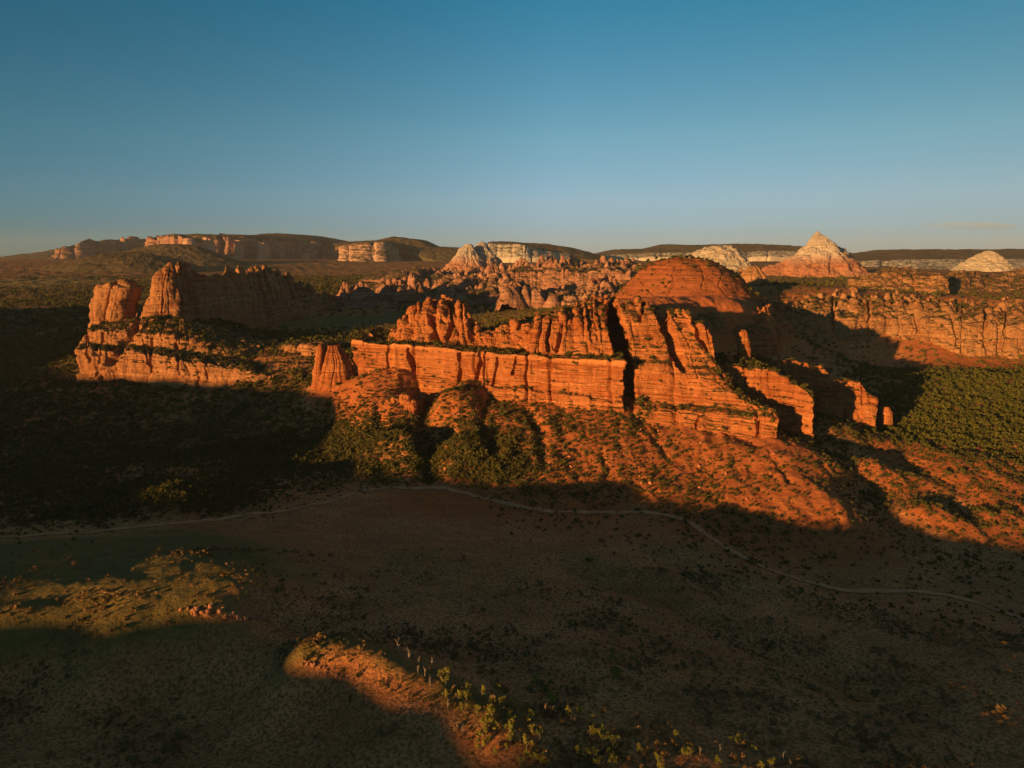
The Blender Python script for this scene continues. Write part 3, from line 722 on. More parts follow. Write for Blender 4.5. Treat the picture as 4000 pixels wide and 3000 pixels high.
P_HOO = dict(seed=9, lump=4.6, lumps=10.5, tall=2.0, gash=[([(432,318),(436,335),(440,344)], 4, 12), ([(451,306),(452,325),(448,340)], 2.5, 10), ([(470,320),(474,340)], 2.5, 9)], big=4.5, col=2.0, colw=13, jit=.75, crack=2.0, crackw=30, bed=.9, blk=1.1)
under(loft('hoodoo_ridge', [
    [(387,343,838),(400,345,832),(420,346,824),(447,348,814),(470,349,806),(485,349,800),(510,350,790),(534,352,778)],
    [(388,338,842),(400,330,842),(419,318,846),(447,316,842),(464,318,836),(480,337,812),(509,334,805),(534,336,792)],
    [(389,334,848),(401,322,856),(419,306,868),(447,303,868),(463,307,858),(479,330,828),(509,327,818),(534,329,806)],
    ], M_CLIFF, P_HOO, wl=(6, 40), wr=(-4, 40), back=((22, -6), (24, -80)), res=.5, resv=.5, spike=(2, 17, 9.5, 2.2)))
under(loft('hoodoo_ridge', [
    [(396,340,884),(420,330,884),(447,330,880),(470,335,868)],
    [(400,322,886),(420,309,888),(447,303,888),(466,312,874)],
    ], M_CLIFF, dict(P_HOO, seed=10), wl=(6, 40), wr=(-4, 40), back=((16, -6), (24, -80)), res=.6, resv=.6, spike=(1, 16, 9, 2.0)))

# the fins right of the main cliff
P_FIN = dict(seed=12, step=1.8, stepw=13, lump=2.2, lumps=13, big=3.5, col=1.2, colw=14, jit=.6, crack=3.5, crackw=30, bed=.9, blk=.9)
f2 = loft('rock_fin', [
    [(716,410,735),(736,414,722),(768,421,704),(790,430,688),(803,439,672),(811,441,667)],
    [(714,378,750),(736,384,736),(768,394,712),(790,404,694),(806,413,677),(814,414,670)],
    [(714,362,760),(736,366.5,746),(768,371,724),(790,382,706),(806,391,688),(813,401,678)],
    [(716,358,786),(736,363,772),(768,368,750),(790,379,730),(804,389,708),(811,399,694)],
    ], M_CLIFF, P_FIN, amps=[1, 1, 1, .3], wl=(-6, 60), wr=(-2, 140), back=((50, 2), (60, -70)), res=.6, resv=.6, veg=.045)
tag(f2, 'stepped orange rock fin, half shaded, just right of the nose of the main cliff', 'rock fin')
f3 = loft('rock_fin', [
    [(772,416,815),(800,420,795),(822,424,775),(835,425,765),(860,424,752),(877,421,745)],
    [(772,388,825),(800,390,808),(820,393,788),(835,398,778),(860,404,764),(877,409,754)],
    [(774,362,840),(800,363,826),(820,366,808),(834,378,794),(859,383,778),(874,398,764)],
    ], M_CLIFF, dict(P_FIN, seed=14), wl=(0, 60), wr=(4, 90), back=((30, -3), (50, -60)), res=.7, resv=.7, spike=(2, 6, 12, 2.0), veg=.02)
tag(f3, 'farther dark rock fin with one sunlit rounded end, in front of the deep canyon shadow', 'rock fin')
t_ = tower('rock_pinnacle', [(330,742,745),(336,739,748),(345,738,750),(358,737,751)], 800, M_CLIFF, dict(seed=15, big=2, col=1.5, colw=10, crack=0, bed=.8, blk=.8), ratio=.7, res=.5)
tag(t_, 'small sunlit slab standing alone in shadow above the stepped fin', 'pinnacle')
t_ = tower('rock_pinnacle', [(352,728,731),(357,727,733),(366,726,734)], 772, M_CLIFF, dict(seed=16, big=1, col=1, colw=8, crack=0, bed=.6, blk=.7), ratio=.8, res=.5)
tag(t_, 'stubby sunlit knob on the left edge of the stepped fin', 'pinnacle')
t_ = tower('boulder', [(407,884,889),(411,882,891),(419,881,892),(424,880,892)], 772, M_CLIFF, dict(seed=17, big=1, col=1, colw=6, crack=0, bed=.6, blk=.7), ratio=.8, res=.5)
tag(t_, 'lone sunlit rock standing beyond the tip of the farther dark fin', 'boulder')

# pinnacle left of the long wall
pin = empty('rock_pinnacle', tuple(at(325, 385, 800)))
tag(pin, 'twin orange pinnacle, thin fin beside stout block, left of the long wall', 'pinnacle')
for lv, dd, sd, rt in (([(344,319,322),(352,317,324),(365,314.5,324),(384,312,324)], 806, 18, 1.4), ([(345.5,329,339),(352,327,343),(362,324,349),(374,320,354),(386,316,357)], 812, 19, 1.0)):
    o = tower('pinnacle_rock', lv, dd, M_CLIFF, dict(seed=sd, big=2, col=2, colw=10, crack=2, crackw=18, bed=.8, blk=.9), ratio=rt, res=.5)
    o.parent = pin; o.matrix_parent_inverse = __import__('mathutils').Matrix.Translation(tuple(-np.array(pin.location)))
t_ = loft('rock_outcrop', [[(386,411,722),(398,416,716),(408,414,712),(415,411,712)], [(386,402,728),(398,397,726),(408,397,722),(415,403,718)]], M_CLIFF, dict(P_HOO, seed=20, col=2), wl=(-6, 30), wr=(2, 40), back=((12, 0), (20, -30)), res=.5, resv=.5)
tag(t_, 'crumbling orange outcrop on the red slope below the twin pinnacle', 'outcrop')

# ------------------------------------------------------------------ left buttes
P_BUT = dict(seed=21, lump=4.5, lumps=17, tall=1.8, big=7, col=1.2, colw=22, jit=.9, crack=4, crackw=34, bed=.8, blk=1.0)
o = tower('sandstone_butte', [(281,116,127),(284,108,132),(288,102,137),(296,100,136),(308,98.5,133),(320,95,131),(326,93,131)], 1055, M_BUTTE, P_BUT, ratio=.9, res=.7, sq=3.2)
tag(o, 'blocky flat topped orange butte, the left one of the pair above the terraces', 'butte')
o = tower('sandstone_butte', [(262,169,171.5),(266,167,173),(274,161,176),(288,154,179),(300,149.5,186),(314,145.5,187),(320,144,188)], 1065, M_BUTTE, dict(P_BUT, seed=23), ratio=.9, res=.7, sq=2.6)
tag(o, 'tapering orange butte with sharp summit, the right one of the pair above the terraces', 'butte')
o = tower('sandstone_butte', [(273,175,178),(280,174,184),(292,176,187),(308,178,188),(320,178,189)], 1095, M_BUTTE, dict(P_BUT, seed=24), ratio=.8, res=.7, sq=2.6)
tag(o, 'broken shoulder rock with dark clefts leaning against the sharp topped butte', 'butte')
P_TER = dict(seed=25, step=2.6, stepw=16, gash=[([(86,330),(90,362)], 1.6, 9), ([(104,334),(100,362)], 1.2, 7), ([(141,314),(133,332),(121,346),(110,363)], 5.0, 20), ([(143,340),(150,372)], 1.6, 9), ([(152,338),(150,366)], 1.4, 8), ([(176,344),(180,374)], 1.8, 10), ([(205,352),(208,378)], 1.4, 8)], lump=4.2, lumps=13, big=4, col=1.2, colw=16, jit=.6, crack=3, crackw=30, bed=1.0, blk=1.0)
o = loft('rock_terrace', [
    [(78,363,935),(104,363,930),(122,359,922),(162,371,900),(196,377,880),(237,381,865),(262,384,852),(285,387,845)],
    [(78,351,942),(104,352,937),(122,350,930),(168,357,908),(190,362,892),(231,369,873),(262,373,860),(285,379,852)],
    [(80,344,985),(104,346,980),(131,345,975),(159,348,960),(185,354,945),(212,354,945),(250,362,925),(285,372,900)],
    [(86,330,994),(104,331,992),(131,333,985),(160,336,972),(185,339,965),(212,348,955),(250,358,945),(285,368,925)],
    [(94,325,1030),(120,321,1034),(145,317,1034),(165,317,1036),(183,319,1034),(215,327,1040),(250,337,1040),(285,343,1040)],
    [(94,326,1080),(120,322,1080),(145,318,1080),(165,318,1080),(183,320,1080),(215,326,1090),(250,336,1090),(285,342,1090)],
    ], M_BUTTE, P_TER, amps=[1, 1, .3, 1, .3, .2], wl=(8, 60), wr=(0, 60), back=((60, 0), (80, -60)), res=.8, resv=.7, veg=.03)
tag(o, 'two stepped orange ledges with shrubs, the terrace carrying the pair of buttes', 'rock terrace')
o = loft('rock_wall', [
    [(176,322,1080),(200,320,1100),(240,318,1200),(270,316,1330),(300,314,1480),(337,311,1680)],
    [(178,267,1085),(202,273,1130),(231,272,1250),(256,270,1400),(285,275,1560),(330,298,1720)],
    ], M_BUTTE, dict(seed=27, lump=6, lumps=17, tall=2.2, big=8, col=4, colw=26, jit=.6, crack=5, crackw=50, bed=1.0, blk=1.4, k=1.3), wl=(-30, 60), wr=(-20, 40), back=((24, -5), (50, -70)), res=1.4, resv=1.1, spike=(1, 22, 22, 1.8))
tag(o, 'long shaded rock wall running back from the sharp topped butte, crowned with sunlit spires', 'rock wall')
o = loft('rock_ledge', [
    [(225,352,1000),(256,352.5,985),(275,354,970),(318,352,940)],
    [(228,346,1006),(256,347,992),(275,348,978),(318,347,946)],
    ], M_BUTTE, dict(P_TER, seed=29, col=1.5), wl=(0, 30), wr=(0, 30), back=((30, 1), (30, -20)), res=.7, resv=.6)
tag(o, 'low pale orange ledge along the dark woods, between the terraces and the twin pinnacle', 'ledge')

# ------------------------------------------------------------------ canyon wall on the right
P_CAN = dict(seed=31, step=4, stepw=16, gash=[([(832,300),(836,352)], 2.6, 16), ([(868,300),(872,352)], 2.2, 14), ([(914,302),(920,352)], 3.0, 16), ([(950,306),(956,345)], 2.0, 12), ([(984,310),(985,345)], 2.2, 12), ([(1006,312),(1003,350)], 1.6, 10)], lump=4.5, lumps=14, big=8, col=2.5, colw=20, jit=.7, crack=5, crackw=42, bed=1.0, blk=1.2, k=1.3)
o = loft('canyon_wall', [
    [(752,352,1222),(768,353,1230),(803,354,1240),(852,356,1250),(880,356,1250),(913,355,1250),(945,352,1235),(985,356,1215),(1024,358,1205),(1100,360,1200)],
    [(752,323,1250),(768,322,1260),(803,320,1270),(852,318,1280),(880,319,1280),(913,320,1275),(945,322,1262),(985,326,1240),(1024,326,1230),(1100,326,1230)],
    [(752,309,1290),(768,308,1300),(803,306,1310),(852,302,1325),(880,304,1325),(913,306,1315),(945,311,1295),(985,313,1280),(1024,312,1280),(1100,312,1280)],
    [(752,305,1330),(768,303,1340),(803,301,1350),(852,297,1365),(880,298,1365),(913,300,1355),(945,304,1335),(985,306,1320),(1024,305,1320),(1100,305,1320)],
    ], M_CANYON, P_CAN, amps=[1, 1, 1, 1], wl=(0, 60), wr=(0, 60), back=((40, -2), (50, -40)), res=1.0, resv=1.0, spike=[(2, 8, 14, 2.0), (3, 12, 16, 2.0)], veg=.013)
tag(o, 'broad tan canyon wall at the right with knobbly rim, its left half in deep shadow', 'canyon wall')
o = loft('canyon_wall', [
    [(716,378,940),(728,374,980),(745,368,1040),(768,360,1150),(785,355,1225)],
    [(712,350,955),(726,343,1000),(745,338,1065),(765,332,1170),(782,328,1250)],
    [(710,322,975),(722,318,1020),(738,315,1085),(760,309,1190),(775,307,1300)],
    ], M_CANYON, dict(P_CAN, seed=32), wl=(-30, 40), wr=(-20, 60), back=((30, 2), (40, -40)), res=1.0, resv=1.0, spike=(2, 8, 15, 2.0), veg=.01)
tag(o, 'shaded inner canyon wall below the smooth slope between the main cliff and the red dome', 'canyon wall')
P_UP = dict(seed=33, lump=4.5, lumps=15, big=8, col=4, colw=26, jit=.6, crack=5, crackw=60, bed=1.2, blk=1.5, k=1.6)
o = loft('upper_cliff', [
    [(866,291,1850),(885,294,1840),(900,295,1835),(915,298,1825),(928,302,1800),(940,304,1790),(950,304,1790)],
    [(868,280,1890),(885,274,1905),(898,272,1915),(912,274,1915),(928,277,1880),(940,277,1860),(949,279,1850)],
    [(872,278,1930),(885,270,1960),(897,267,1980),(912,270,1980),(928,273,1950),(940,272,1930),(950,276,1900)],
    ], M_CANYON, P_UP, wl=(0, 80), wr=(0, 120), back=((60, -4), (60, -60)), res=1.6, resv=1.4, spike=(2, 10, 22, 2.0), veg=.002)
tag(o, 'sunlit cracked cliff across the canyon, below and right of the pyramid peak', 'cliff')
o = loft('upper_cliff', [
    [(944,304,1840),(960,305,1840),(985,304,1860),(1000,299,1880),(1024,294,1920),(1100,292,1950)],
    [(950,282,1990),(965,276,2020),(985,282,2050),(1000,281,2080),(1024,279,2080),(1100,277,2080)],
    [(952,276,2080),(965,270,2110),(985,276,2140),(1000,273,2150),(1024,271,2150),(1100,268,2150)],
    ], M_CANYON, dict(P_UP, seed=35), wl=(0, 80), wr=(0, 60), back=((60, -4), (60, -60)), res=1.8, resv=1.5, spike=(2, 12, 24, 2.0), veg=.002)
tag(o, 'half shaded red cliff beyond the canyon at the right edge of the picture', 'cliff')

# ------------------------------------------------------------------ dome and its neighbours
dome = tower('rock_dome', [(258.5,676,692),(259.5,668,700),(262,656,713),(266,647,722),(271,640,730),(279,631,741),(286,625,746),(293,618,754),(300,612,762),(306,606,768)], 1330, M_DOME,
             dict(seed=41, big=10, col=0, crack=0, bed=.12, blk=1.3, k=1.6, gash=[([(677,266),(672,276),(675,284),(668,296)], 1.6, 2.5), ([(640,280),(646,288),(655,296)], 1.6, 2.5), ([(700,264),(704,276),(701,290)], 1.2, 2.0), ([(722,274),(718,286),(724,296)], 1.2, 2.0), ([(655,268),(662,272),(672,271)], 1.0, 1.6)]), ratio=.95, res=1.0, sq=2.0, veg=.004)
tag(dome, 'smooth rounded red dome behind the main cliff, right of centre', 'rock dome')
o = tower('rock_dome', [(266,750,756),(269,746,760),(275,741,765),(285,737,769),(294,734,772),(300,732,774)], 1720, M_CANYON, dict(seed=43, big=5, col=4, colw=22, crack=4, crackw=40, bed=1, blk=1.2, k=1.5), ratio=1.0, res=1.3, sq=2.4)
tag(o, 'small cracked orange dome just behind the right flank of the smooth red dome', 'rock dome')
P_H = dict(seed=45, lump=5, lumps=15, big=6, col=3, colw=20, jit=.6, crack=3, crackw=50, bed=1.0, blk=1.4, k=1.5)

def cluster(name, label, rows, dist, depth, n, hmin, hmax, rad, mat, seed, pw=(.9, 1.8), res=1.5, k=1.0, low=.45):
    """hoodoos under a traced skyline: rows = (u, top v, foot v)"""
    r = np.random.default_rng(seed); rows = np.array(rows, float)
    H = []
    for i in range(n):
        u = r.uniform(rows[0, 0], rows[-1, 0])
        vt = np.interp(u, rows[:, 0], rows[:, 1]); vb = np.interp(u, rows[:, 0], rows[:, 2])
        f = r.random()
        d = dist + depth * (f - .5)
        foot = at(u, vb, dist - depth / 2)[2] - 3
        top = at(u, vt, d)[2]
        hh = (top - foot) * (1.0 if r.random() < .3 else r.uniform(low, .95)) * (0.55 + .45 * min(1, f * 2))
        P = at(u, vb, d)
        H.append((P[0], d, foot, max(hh, 4), rad * r.uniform(.6, 1.4), r.uniform(*pw)))
    for i in range(14):
        u = rows[0, 0] + (rows[-1, 0] - rows[0, 0]) * (i + r.random()) / 14
        vt = np.interp(u, rows[:, 0], rows[:, 1]); vb = np.interp(u, rows[:, 0], rows[:, 2])
        d = dist + depth * r.uniform(-.25, .25); foot = at(u, vb, dist - depth / 2)[2] - 6
        H.append((at(u, vb, d)[0], d, foot, max(3, (at(u, vt, d)[2] - foot) * r.uniform(.35, .6)), rad * r.uniform(2.0, 3.0), r.uniform(1.6, 2.6)))
    o = spires(name, H, mat, seed=seed, res=res, k=k)
    return tag(o, label, 'hoodoos')

cluster('hoodoo_group', 'compact knobbly hoodoo stacks rising from valley shadow right of the shaded wall',
        [(326,297,298),(338,290,302),(344,280,303),(352,286,303),(358,284,301),(363,276,300),(370,287,297),(376,291,295)], 1760, 60, 46, 10, 50, 15, M_FAR, 51, res=1.2)
cluster('hoodoo_group', 'ragged red hoodoo bank between the knobbly pair and the cone shaped spires',
        [(378,284,290),(388,276,293),(400,278,294),(410,273,297),(420,273,298),(432,281,296)], 1950, 150, 70, 10, 50, 18, M_FAR, 52, res=1.5)
cluster('hoodoo_group', 'row of cone shaped red spires at the dark valley edge, below the twin peaks',
        [(430,288,296),(438,279,297),(448,277,299),(460,283,298),(472,286,296),(484,280,295),(494,281,293),(503,274,292),(515,276,290),(530,283,290)], 1830, 120, 90, 10, 50, 19, M_FAR, 53, res=1.5)
cluster('hoodoo_group', 'low shaded hoodoos in front of the long banded cliff, left of the red dome',
        [(505,283,292),(516,279,293),(530,284,294),(545,286,296),(560,290,296),(575,290,297),(586,286,298),(596,285,298),(610,290,298),(622,289,298)], 1640, 160, 150, 8, 40, 10.5, M_FAR, 154, res=1.2, pw=(.9, 1.5))
o = loft('banded_cliff', [
    [(512,284,2080),(530,286,2060),(560,287,2040),(590,287,2020),(610,287,2000),(630,290,1980)],
    [(512,272,2110),(530,272,2100),(560,271,2080),(590,272,2060),(610,270,2040),(630,273,2010)],
    ], M_FAR, dict(P_H, col=3, seed=47), wl=(0, 60), wr=(0, 60), back=((160, 2), (60, -50)), res=1.7, resv=1.4, spike=(1, 9, 24, 2.0), veg=.004)
tag(o, 'long low banded red cliff left of the red dome', 'cliff')
cluster('hoodoo_group', 'jagged red spires along the top of the long banded cliff',
        [(512,264,275),(522,257,276),(534,260,276),(545,252,276),(557,254,275),(567,255,274),(575,262,274),(584,259,273),(592,262,272)], 2350, 260, 90, 10, 60, 24, M_FAR, 55, res=1.9, k=1.4)
cluster('hoodoo_group', 'stout red towers touching the skyline between the jagged spires and the red dome',
        [(590,262,273),(600,256,273),(608,252,274),(620,254,275),(630,258,275),(638,254,276),(647,260,277),(654,266,279)], 2300, 200, 60, 10, 60, 28, M_FAR, 56, res=1.9, k=1.4)
cluster('hoodoo_group', 'scattered small pink hoodoos around the foot of the twin pale peaks',
        [(395,270,274),(420,266,273),(440,268,276),(460,267,280),(480,265,282),(500,262,284),(520,266,284)], 2750, 500, 120, 8, 45, 22, M_FAR, 57, res=2.4, k=1.5)
cluster('hoodoo_group', 'rows of small orange knobs beside the smooth red dome, under the flat pale dome',
        [(716,276,285),(728,270,284),(736,268,282),(742,266,281)], 2000, 200, 30, 8, 40, 18, M_CANYON, 58, res=1.8, k=1.4)

cluster('hoodoo_group', 'knobby orange rim of the canyon wall, the shaded left half of its top',
        [(766,296,309),(790,290,309),(812,294,308),(830,289,306),(852,286,305),(872,292,306),(890,288,307),(905,293,309)], 1380, 130, 110, 8, 30, 11, M_CANYON, 59, res=1.2, low=.3)
cluster('hoodoo_group', 'knobby orange rim of the canyon wall, the sunlit right half of its top',
        [(905,293,309),(925,294,311),(945,298,314),(965,296,314),(985,300,315),(1005,295,315),(1030,298,315)], 1350, 130, 100, 8, 30, 11, M_CANYON, 60, res=1.2, low=.3)
cluster('hoodoo_group', 'craggy shoulder of knobs in half shadow between the main cliff and the red dome',
        [(690,307,320),(705,311,328),(722,312,334),(742,309,332),(760,305,324),(772,303,318)], 1085, 150, 120, 5, 18, 9, M_CLIFF, 64, res=.9, low=.3)
cluster('hoodoo_group', 'low rocky red ground with small knobs between the canyon rim and the pyramid peak',
        [(775,282,294),(800,286,296),(830,284,294),(860,286,296)], 1750, 260, 70, 8, 30, 18, M_CANYON, 61, res=1.7, low=.25)
cluster('hoodoo_group', 'tight pink spires in the gap left of the long banded cliff, under the twin peaks',
        [(440,276,284),(455,272,284),(470,274,285),(485,270,285),(500,268,286),(515,270,286)], 2300, 300, 100, 8, 45, 20, M_FAR, 62, res=2.0, k=1.3)
cluster('hoodoo_group', 'rounded red knobs between the banded cliff and the left foot of the red dome',
        [(590,276,290),(604,272,292),(618,276,294),(632,280,297)], 1800, 220, 60, 8, 35, 14, M_FAR, 63, res=1.5)

# ------------------------------------------------------------------ pale peaks
P_PK = dict(seed=61, lump=10, lumps=15, tall=1.2, big=36, col=8, colw=50, jit=.9, col2=1, crack=4, crackw=80, bed=.7, blk=8.0, k=3.0)
o = tower('pale_peak', [(231,817.5,819),(233,815,820),(237,811,824),(242,808,831),(248,803.5,838),(254,798,845),(256,796,849),(259,790,851),(263,783,855),(268,773,859),(274,765,864),(281,757,866),(288,750,868)], 3100, M_PEAK, P_PK, ratio=1.0, res=2.4, sq=2.3)
tag(o, 'tall sharp pyramid peak, cream above and red below, highest point at the right', 'peak')
o = tower('pale_peak', [(246,717,726),(247.5,711,731),(250,703,735),(253,697,739),(257,690,743),(261,684,746),(266,678,750),(270,674,753)], 3300, M_CREAM, dict(P_PK, seed=63, col=4, big=8), ratio=.9, res=2.4, sq=2.2)
tag(o, 'broad low cream dome on the skyline behind the red dome', 'peak')
tw = empty('pale_peak', tuple(at(475, 275, 3300)))
tag(tw, 'twin headed cream and pink peak left of centre on the skyline', 'peak')
for lv, dd, sd in (([(244.5,466,471),(249,462,473),(256,456.5,477),(264,450,484),(271,443,491),(278,438,496)], 3260, 65), ([(242,480,483.5),(244,477.5,485.5),(248,474,488),(254,470,492),(258,466,496),(264,460,502),(270,454,509),(277,448,516)], 3330, 66)):
    o = tower('summit', lv, dd, M_TWIN, dict(P_PK, seed=sd, big=10, col=8), ratio=.9, res=2.4, sq=2.2)
    o.parent = tw; o.matrix_parent_inverse = __import__('mathutils').Matrix.Translation(tuple(-np.array(tw.location)))
o = tower('pale_peak', [(251,986.5,989.5),(253,983,993),(258,975,999),(264,967,1004),(270,957,1010),(276,948,1016)], 3800, M_CREAM, dict(P_PK, seed=67, col=9, big=9), ratio=1.0, res=2.8, sq=2.1)
tag(o, 'small cream cone with ribbed sides near the right edge of the picture', 'peak')

# ------------------------------------------------------------------ far mesas
P_MS = dict(seed=71, big=60, col=95, colw=62, jit=.7, crack=10, crackw=90, bed=4, blk=6, k=5.0)
def scrub_hill(u0, u1): return None
M_HILL = simple_mat('dark_scrub_slope', (.050, .040, .018), (.125, .085, .040), .02, 6.0)
def mesa(name, label, cat, base, rim, cap, p, mat, hill=None, resf=5.0, back=((900, 0), (300, -120))):
    e = loft(name, [base, rim, cap], mat, p, amps=[1, 1, .15], wl=(0, 600), wr=(0, 600), back=back, res=resf, resv=resf * .8, foot=40)
    tag(e, label, cat)
    if hill:
        h = loft('scrub_slope', hill, M_HILL, dict(seed=p['seed'] + 50, big=18, col=0, crack=0, bed=0, blk=8, k=6), parent=None, wl=(0, 500), wr=(0, 500), back=((700, 10), (300, -160)), res=9, resv=9, foot=30)
        h.parent = e
    return e
M_LEFT = mesa('mesa', 'long flat topped mesa with tall sunlit pillars, left on the skyline', 'mesa',
     [(140,262,6300),(165,262,6000),(190,264,5800),(225,266,6030),(256,267,6290),(290,267,6600),(320,266,6910),(345,266,7200)],
     [(146,241,6450),(165,240,6120),(190,240,5900),(225,240,6130),(256,241,6390),(290,243,6700),(320,246,7010),(345,248,7300)],
     [(146,239,6550),(160,237,6300),(174,233.5,6150),(225,235,6250),(256,236,6500),(290,240,6800),(320,243,7110),(345,245,7400)],
     P_MS, M_MESA,
     [[(240,239,6500),(258,238.5,6600),(285,240,6850),(308,241,7050),(330,244,7350),(350,247,7500)],
      [(240,237,7300),(260,233.8,7500),(285,234,7700),(308,236,7900),(326,239.5,8100),(350,244,8200)]])
for lv, dd, sd in (([(238.5,186,193),(243,185,194),(249,184,196),(262,182,198)], 5760, 171), ([(237.5,203,212),(243,204,211),(250,203,214),(259,201,216),(266,199,218)], 5900, 172), ([(240.5,235,243),(246,236,241),(254,235,242),(262,233,244),(268,231,246)], 6130, 173),
                   ([(242.5,258.5,265),(248,258,267),(256,257,268.5),(264,255.5,270),(268,254,272)], 6270, 174), ([(252,281,283),(257,279,284),(265,276,286)], 6470, 175), ([(253.5,303,307),(258,301,310),(265,298,312)], 6620, 176)):
    o = tower('pillar', lv, dd, M_PINK, dict(seed=sd, big=14, col=8, colw=30, lump=14, lumps=30, crack=4, crackw=60, bed=2, blk=4, k=3), ratio=1.4, res=5, sq=2.6)
    o.parent = M_LEFT
mesa('mesa', 'lower farther mesa with a blunt left end, at the far left of the skyline', 'mesa',
     [(50,264,6900),(75,264,6900),(104,263,7400),(140,262,8000),(165,262,8600)],
     [(57,252,7000),(75,246,7050),(104,242,7550),(140,241,8150),(165,241,8750)],
     [(58,251,7080),(75,244,7200),(104,240,7700),(139,240,8300),(165,240,8900)],
     dict(P_MS, seed=73, k=5.0), M_MESA)
mesa('mesa', 'scrub covered hump with pale pink cliff between the pillared mesa and the twin peaks', 'mesa',
     [(338,262,5500),(352,266,5350),(368,265,5350),(386,261,5450),(398,259,5600)],
     [(340,247.5,5650),(352,246,5600),(368,244.5,5600),(384,244,5650),(396,250,5800)],
     [(342,245.5,5720),(354,243.5,5700),(370,242,5720),(384,241.5,5780),(398,248,5900)],
     dict(P_MS, seed=75, big=25, col=22), M_PINK,
     [[(335,247,5800),(355,244,5760),(372,243,5780),(390,246,5850),(412,254,5850),(440,262,5600),(480,266,5300)],
      [(335,244,6100),(355,242,6050),(374,240.5,6050),(390,237,6100),(418,240.5,6100),(432,247,6000),(480,249,6000)]])
mesa('mesa', 'thin cream cliff band with a low brown hill on top, right of the twin peaks', 'mesa',
     [(488,256,5200),(505,258,5150),(525,258,5100),(545,258,5150),(570,260,5300)],
     [(490,244,5350),(505,245,5300),(525,246.5,5250),(540,252,5300),(570,256,5450)],
     [(490,243,5420),(505,244,5380),(525,245,5330),(540,250,5400),(570,254,5550)],
     dict(P_MS, seed=77, big=18, col=22), M_PALE,
     [[(488,245,5500),(520,246,5400),(550,254,5450),(580,259,5450),(604,262,5450)],
      [(488,242.5,5900),(512,242.3,5850),(550,244.5,5800),(580,249.5,5800),(604,257,5800)]])
mesa('mesa', 'low brown plateau with thin cream cliff line, centre right on the skyline', 'mesa',
     [(560,260,6700),(620,258,6600),(680,257,6500),(720,257,6500),(770,257,6500),(810,258,6600)],
     [(560,258,6900),(620,255,6800),(680,253,6700),(720,253,6700),(770,252,6700),(810,253,6800)],
     [(560,257,7000),(620,254.5,6900),(680,252.5,6800),(720,252.5,6800),(770,251.5,6800),(810,252.5,6900)],
     dict(P_MS, seed=79, big=18, col=16), M_PALE,
     [[(590,258,7000),(615,255,7000),(650,253,6900),(690,253,6900),(730,253,6900),(770,252,6900),(820,253,7000),(860,257,7000)],
      [(590,257,7400),(622,250,7300),(652,249.5,7300),(675,244.5,7300),(697,245.5,7300),(753,244,7300),(803,246.5,7300),(860,255,7300)]], resf=6)
mesa('mesa', 'wide cream cliff under a flat brown plateau at the right edge of the skyline', 'mesa',
     [(850,270,5400),(890,272,5200),(915,275,4600),(950,277,4350),(985,277,4250),(1024,277,4250),(1110,277,4250)],
     [(850,262,5700),(890,262,5600),(915,261,5500),(950,260.5,5450),(985,260.5,5450),(1024,260,5450),(1110,260,5450)],
     [(850,261,5800),(890,261,5700),(915,260,5600),(950,259.5,5550),(985,259.5,5550),(1024,259,5550),(1110,259,5550)],
     dict(P_MS, seed=81, big=22, col=22), M_PALE,
     [[(850,261,5850),(890,261,5750),(915,260,5650),(950,259.5,5600),(985,259.5,5600),(1024,259,5600),(1110,259,5600)],
      [(850,255.5,6500),(892,254,6500),(914,250.5,6400),(950,250,6400),(985,252,6400),(1010,249.5,6400),(1110,251,6400)]], resf=5)
# dark wooded hills in front of the left mesas
P_HL = dict(seed=91, big=20, col=0, crack=0, bed=0, blk=7, k=5.0)
for lv, d, s in (([(244,160,182),(246,150,192),(250,138,204),(256,115,222),(263,85,250),(270,60,275)], 4500, 92), ([(252,120,140),(254,108,150),(258,85,168),(265,55,190),(274,30,215)], 3700, 93), ([(249.5,52,62),(252,42,75),(256,15,100),(262,-40,140)], 9500, 94)):
    o = tower('hill', lv, d, M_HILL, dict(P_HL, seed=s), ratio=.7, res=7, sq=2.0); tag(o, kind='structure')

# ------------------------------------------------------------------ dirt road
def build_road():
    pts = [(-60,541),(0,538),(38,535.5),(115,530),(191,522),(223,518),(277,512.6),(291,510),(337,499.5),(360,491),(383,487),(424,487),(453,491),(476,496),(512,506),(545,511),(581,513),(625,511.5),(685,518),(722,546),(764,569),(810,583),(880,591),(940,594),(980,604),(1024,618),(1080,640)]
    P = hit([p[0] for p in pts], [p[1] for p in pts])[:, :2]
    seg = np.concatenate([[0], np.cumsum(np.linalg.norm(np.diff(P, axis=0), axis=1))])
    s = np.arange(0, seg[-1], 1.2)
    C = blur(np.stack([np.interp(s, seg, P[:, 0]), np.interp(s, seg, P[:, 1])], 1), 9, 0)
    T = np.gradient(C, axis=0); T /= np.linalg.norm(T, axis=1)[:, None]
    Nn = np.stack([-T[:, 1], T[:, 0]], 1)
    w = 2.7 + 1.1 * pn(s / 19, 0 * s, 0 * s) + .6 * pn(s / 5, 0 * s + 3, 0 * s)
    off = np.linspace(-1, 1, 7)
    XY = C[:, None, :] + Nn[:, None, :] * (off[None, :, None] * w[:, None, None])
    Z = gz(XY[..., 0], XY[..., 1]) + .6 - .2 * np.abs(off)[None, :] ** 3
    o = mesh_from('dirt_road', np.concatenate([XY, Z[..., None]], -1), grid_quads(len(s), 7), M_ROAD, smooth=True)
    tag(o, kind='structure')
build_road()

